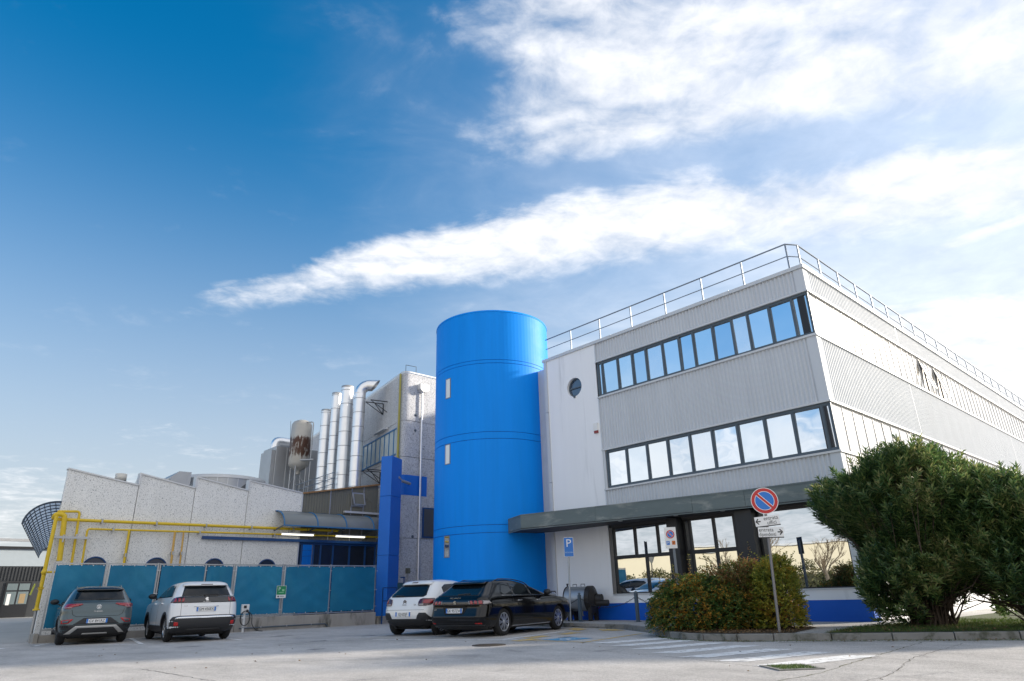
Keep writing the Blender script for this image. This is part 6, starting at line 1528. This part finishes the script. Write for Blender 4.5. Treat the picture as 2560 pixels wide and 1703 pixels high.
shrub('clipped_hedge', 'clipped yellow-green hedge at the path end of the island', (15.18, 7.80), (.50, .70), 1.36, 1700, .046, .028, M_privet, 23, 18, .1, 4.0, shoots=6)

# fallen leaves, grass
r = np.random.default_rng(3)
def scatter(poly, n, seed):
    r = np.random.default_rng(seed); xs = [p[0] for p in poly]; ys = [p[1] for p in poly]; out = []
    while len(out) < n:
        x, y = r.uniform(min(xs), max(xs)), r.uniform(min(ys), max(ys)); ins = False; j = len(poly)-1
        for i in range(len(poly)):
            if (poly[i][1] > y) != (poly[j][1] > y) and x < (poly[j][0]-poly[i][0])*(y-poly[i][1])/(poly[j][1]-poly[i][1])+poly[i][0]: ins = not ins
            j = i
        if ins: out.append((x, y))
    return np.array(out)
M_litter = leaf_mat('dead leaf', [(0.0, (0.06, 0.035, 0.018)), (0.5, (0.14, 0.08, 0.035)), (1.0, (0.30, 0.19, 0.08))], 0.8, 3.0, 0.0)
def litter(poly, n, z, seed, size=.05, parent=None, name='fallen_leaves'):
    r = np.random.default_rng(seed); p = scatter(poly, n, seed); P_ = np.column_stack([p, np.full(n, z)+r.uniform(0, .02, n)]); D_ = np.column_stack([r.normal(size=(n, 2)), r.normal(size=n)*.25])
    N_ = np.column_stack([r.normal(size=(n, 2))*.4, np.ones(n)]); return leaves(name, P_, D_, N_, r.uniform(.6, 1.3, n)*size, size*.55, M_litter, parent)
litter([(14.7, 10.7), (14.0, 9.98), (13.42, 9.35), (13.09, 8.8), (13.0, 8.3), (13.11, 7.65), (13.37, 7.05), (13.6, 6.75), (15.4, 7.15), (15.6, 8.8)], 2600, .132, 41, .045)
litter([(13.8, 6.2), (14.37, 5.2), (15.3, 3.45), (16.3, 3.6), (16.4, 6.2)], 420, .15, 42, .05); litter([(12.7, 9.4), (12.6, 7.2), (14.9, 3.0), (15.3, 3.2), (13.2, 7.0), (12.9, 8.4), (13.2, 9.3)], 170, .004, 43, .045); litter([(2, 4), (14, 1), (12, 14), (4, 20)], 60, .004, 44, .05)
p = scatter([(13.78, 6.2), (14.40, 5.2), (15.35, 3.42), (17.2, -.2), (19.5, -.2), (19.5, 5.5), (17.6, 6.1), (16.2, 6.4)], 26000, 51); n = len(p)
leaves('grass', np.column_stack([p, np.full(n, .128)]), np.column_stack([r.normal(size=(n, 2))*.45, np.ones(n)]), r.normal(size=(n, 3)), r.uniform(.03, .085, n), .006, M_grass, None)
p = scatter([(13.95, 10.3), (13.15, 9.55), (12.72, 8.9), (12.6, 8.3), (12.75, 7.5), (14.1, 5.0), (15.0, 3.2), (15.15, 3.3), (14.2, 5.15), (13.2, 6.95), (12.9, 7.6), (12.8, 8.3), (12.9, 8.85), (13.3, 9.5)], 2200, 52); n = len(p)
leaves('kerb_weeds', np.column_stack([p, np.full(n, .002)]), np.column_stack([r.normal(size=(n, 2))*.8, np.ones(n)*.6]), r.normal(size=(n, 3)), r.uniform(.012, .035, n), .006, M_grass, None)

# ------------------------------------------------------------------ what the office glass reflects: the far side of the yard
t = thing('cream_warehouse', 'long low cream warehouse across the yard, seen in the office glass', 'building', (-22, 30, 0))
MB().box(-40, -22, -30, 110, 0, 4.4).build('wall', mat('cream render', (0.62, 0.56, 0.42), 0.8, var=.06, vscale=.5), t); MB().box(-40.2, -21.85, -30.2, 110.2, 4.4, 4.55).build('coping', M_cladtrim, t)
t = thing('boundary_hedge', 'dry brown-green hedge along the far side of the yard, seen in the office glass', 'hedge', (-18, 30, 0))
rr = np.random.default_rng(61); n = 26000; P_ = np.column_stack([rr.uniform(-18.8, -17.2, n), rr.uniform(-2, 75, n), rr.uniform(.1, 1, n)**.6*2.5]); P_[:, 2] *= 1+.15*np.sin(P_[:, 1]*1.3)+.1*np.sin(P_[:, 1]*3.1)
leaves('foliage', P_, rr.normal(size=(n, 3)), rr.normal(size=(n, 3)), rr.uniform(.15, .3, n), .14, leaf_mat('hedge mass', [(0, (.03, .04, .015)), (.5, (.08, .085, .03)), (1, (.16, .12, .05))], .7, .5, .1), t)
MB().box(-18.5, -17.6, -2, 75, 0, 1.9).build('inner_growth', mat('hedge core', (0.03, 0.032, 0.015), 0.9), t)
def bare_tree(x, y, h, seed, label):
    t = thing('bare_tree', label, 'tree', (x, y, 0), group='bare trees across the yard'); r = random.Random(seed); mb = MB(); tw = MB()
    def grow(p, d, l, rad, lev):
        q = p+d*l*.5+Vector((r.uniform(-.05, .05)*l, r.uniform(-.05, .05)*l, 0)); e = p+d*l; (mb if lev < 2 else tw).tube([p, q, e], [rad, rad*.8, rad*.6], 6 if lev < 2 else 4, caps=False)
        if lev >= 4: return
        for k in range(4 if lev else 6):
            f = r.uniform(.35, 1.0); nd = (d+Vector((r.uniform(-.8, .8), r.uniform(-.8, .8), r.uniform(.0, .5)))).normalized(); grow(p+d*l*f, nd, l*r.uniform(.45, .68), rad*.5, lev+1)
    grow(Vector((x, y, 0)), Vector((0, 0, 1)), h*.45, .10, 0)
    mb.build('trunk', mat('bark', (0.13, 0.11, 0.085), .9), t); tw.build('crown', mat('twigs', (0.17, 0.13, 0.085), .9), t)
for i, (x, y, h, l_) in enumerate(((-9, 17, 6.4, 'tallest bare young tree seen in the office glass'), (-10.5, 20.5, 6.0, 'second bare young tree seen in the office glass'), (-9, 24, 6.6, 'third bare young tree seen in the office glass'), (-11, 13.5, 5.6, 'bare young tree nearest the frame edge in the office glass'), (-12, 29, 5.4, 'farthest bare young tree seen in the office glass'))): bare_tree(x, y, h, i+3, l_)
t = thing('yard_lamp', 'yard lamp with inverted cone head, seen in the office glass', 'lamp', (-8, 33, 0))
MB().tube([(-8, 33, 0), (-8, 33, 3.0)], [.06, .045], 10).build('post', M_dark, t); MB().lathe([(.08, 3.0), (.5, 3.75), (.5, 3.8), (.0001, 3.85)], (-8, 33, 0), n=20).build('lamp_head', mat('smoky shade', (.2, .2, .19), .4), t)
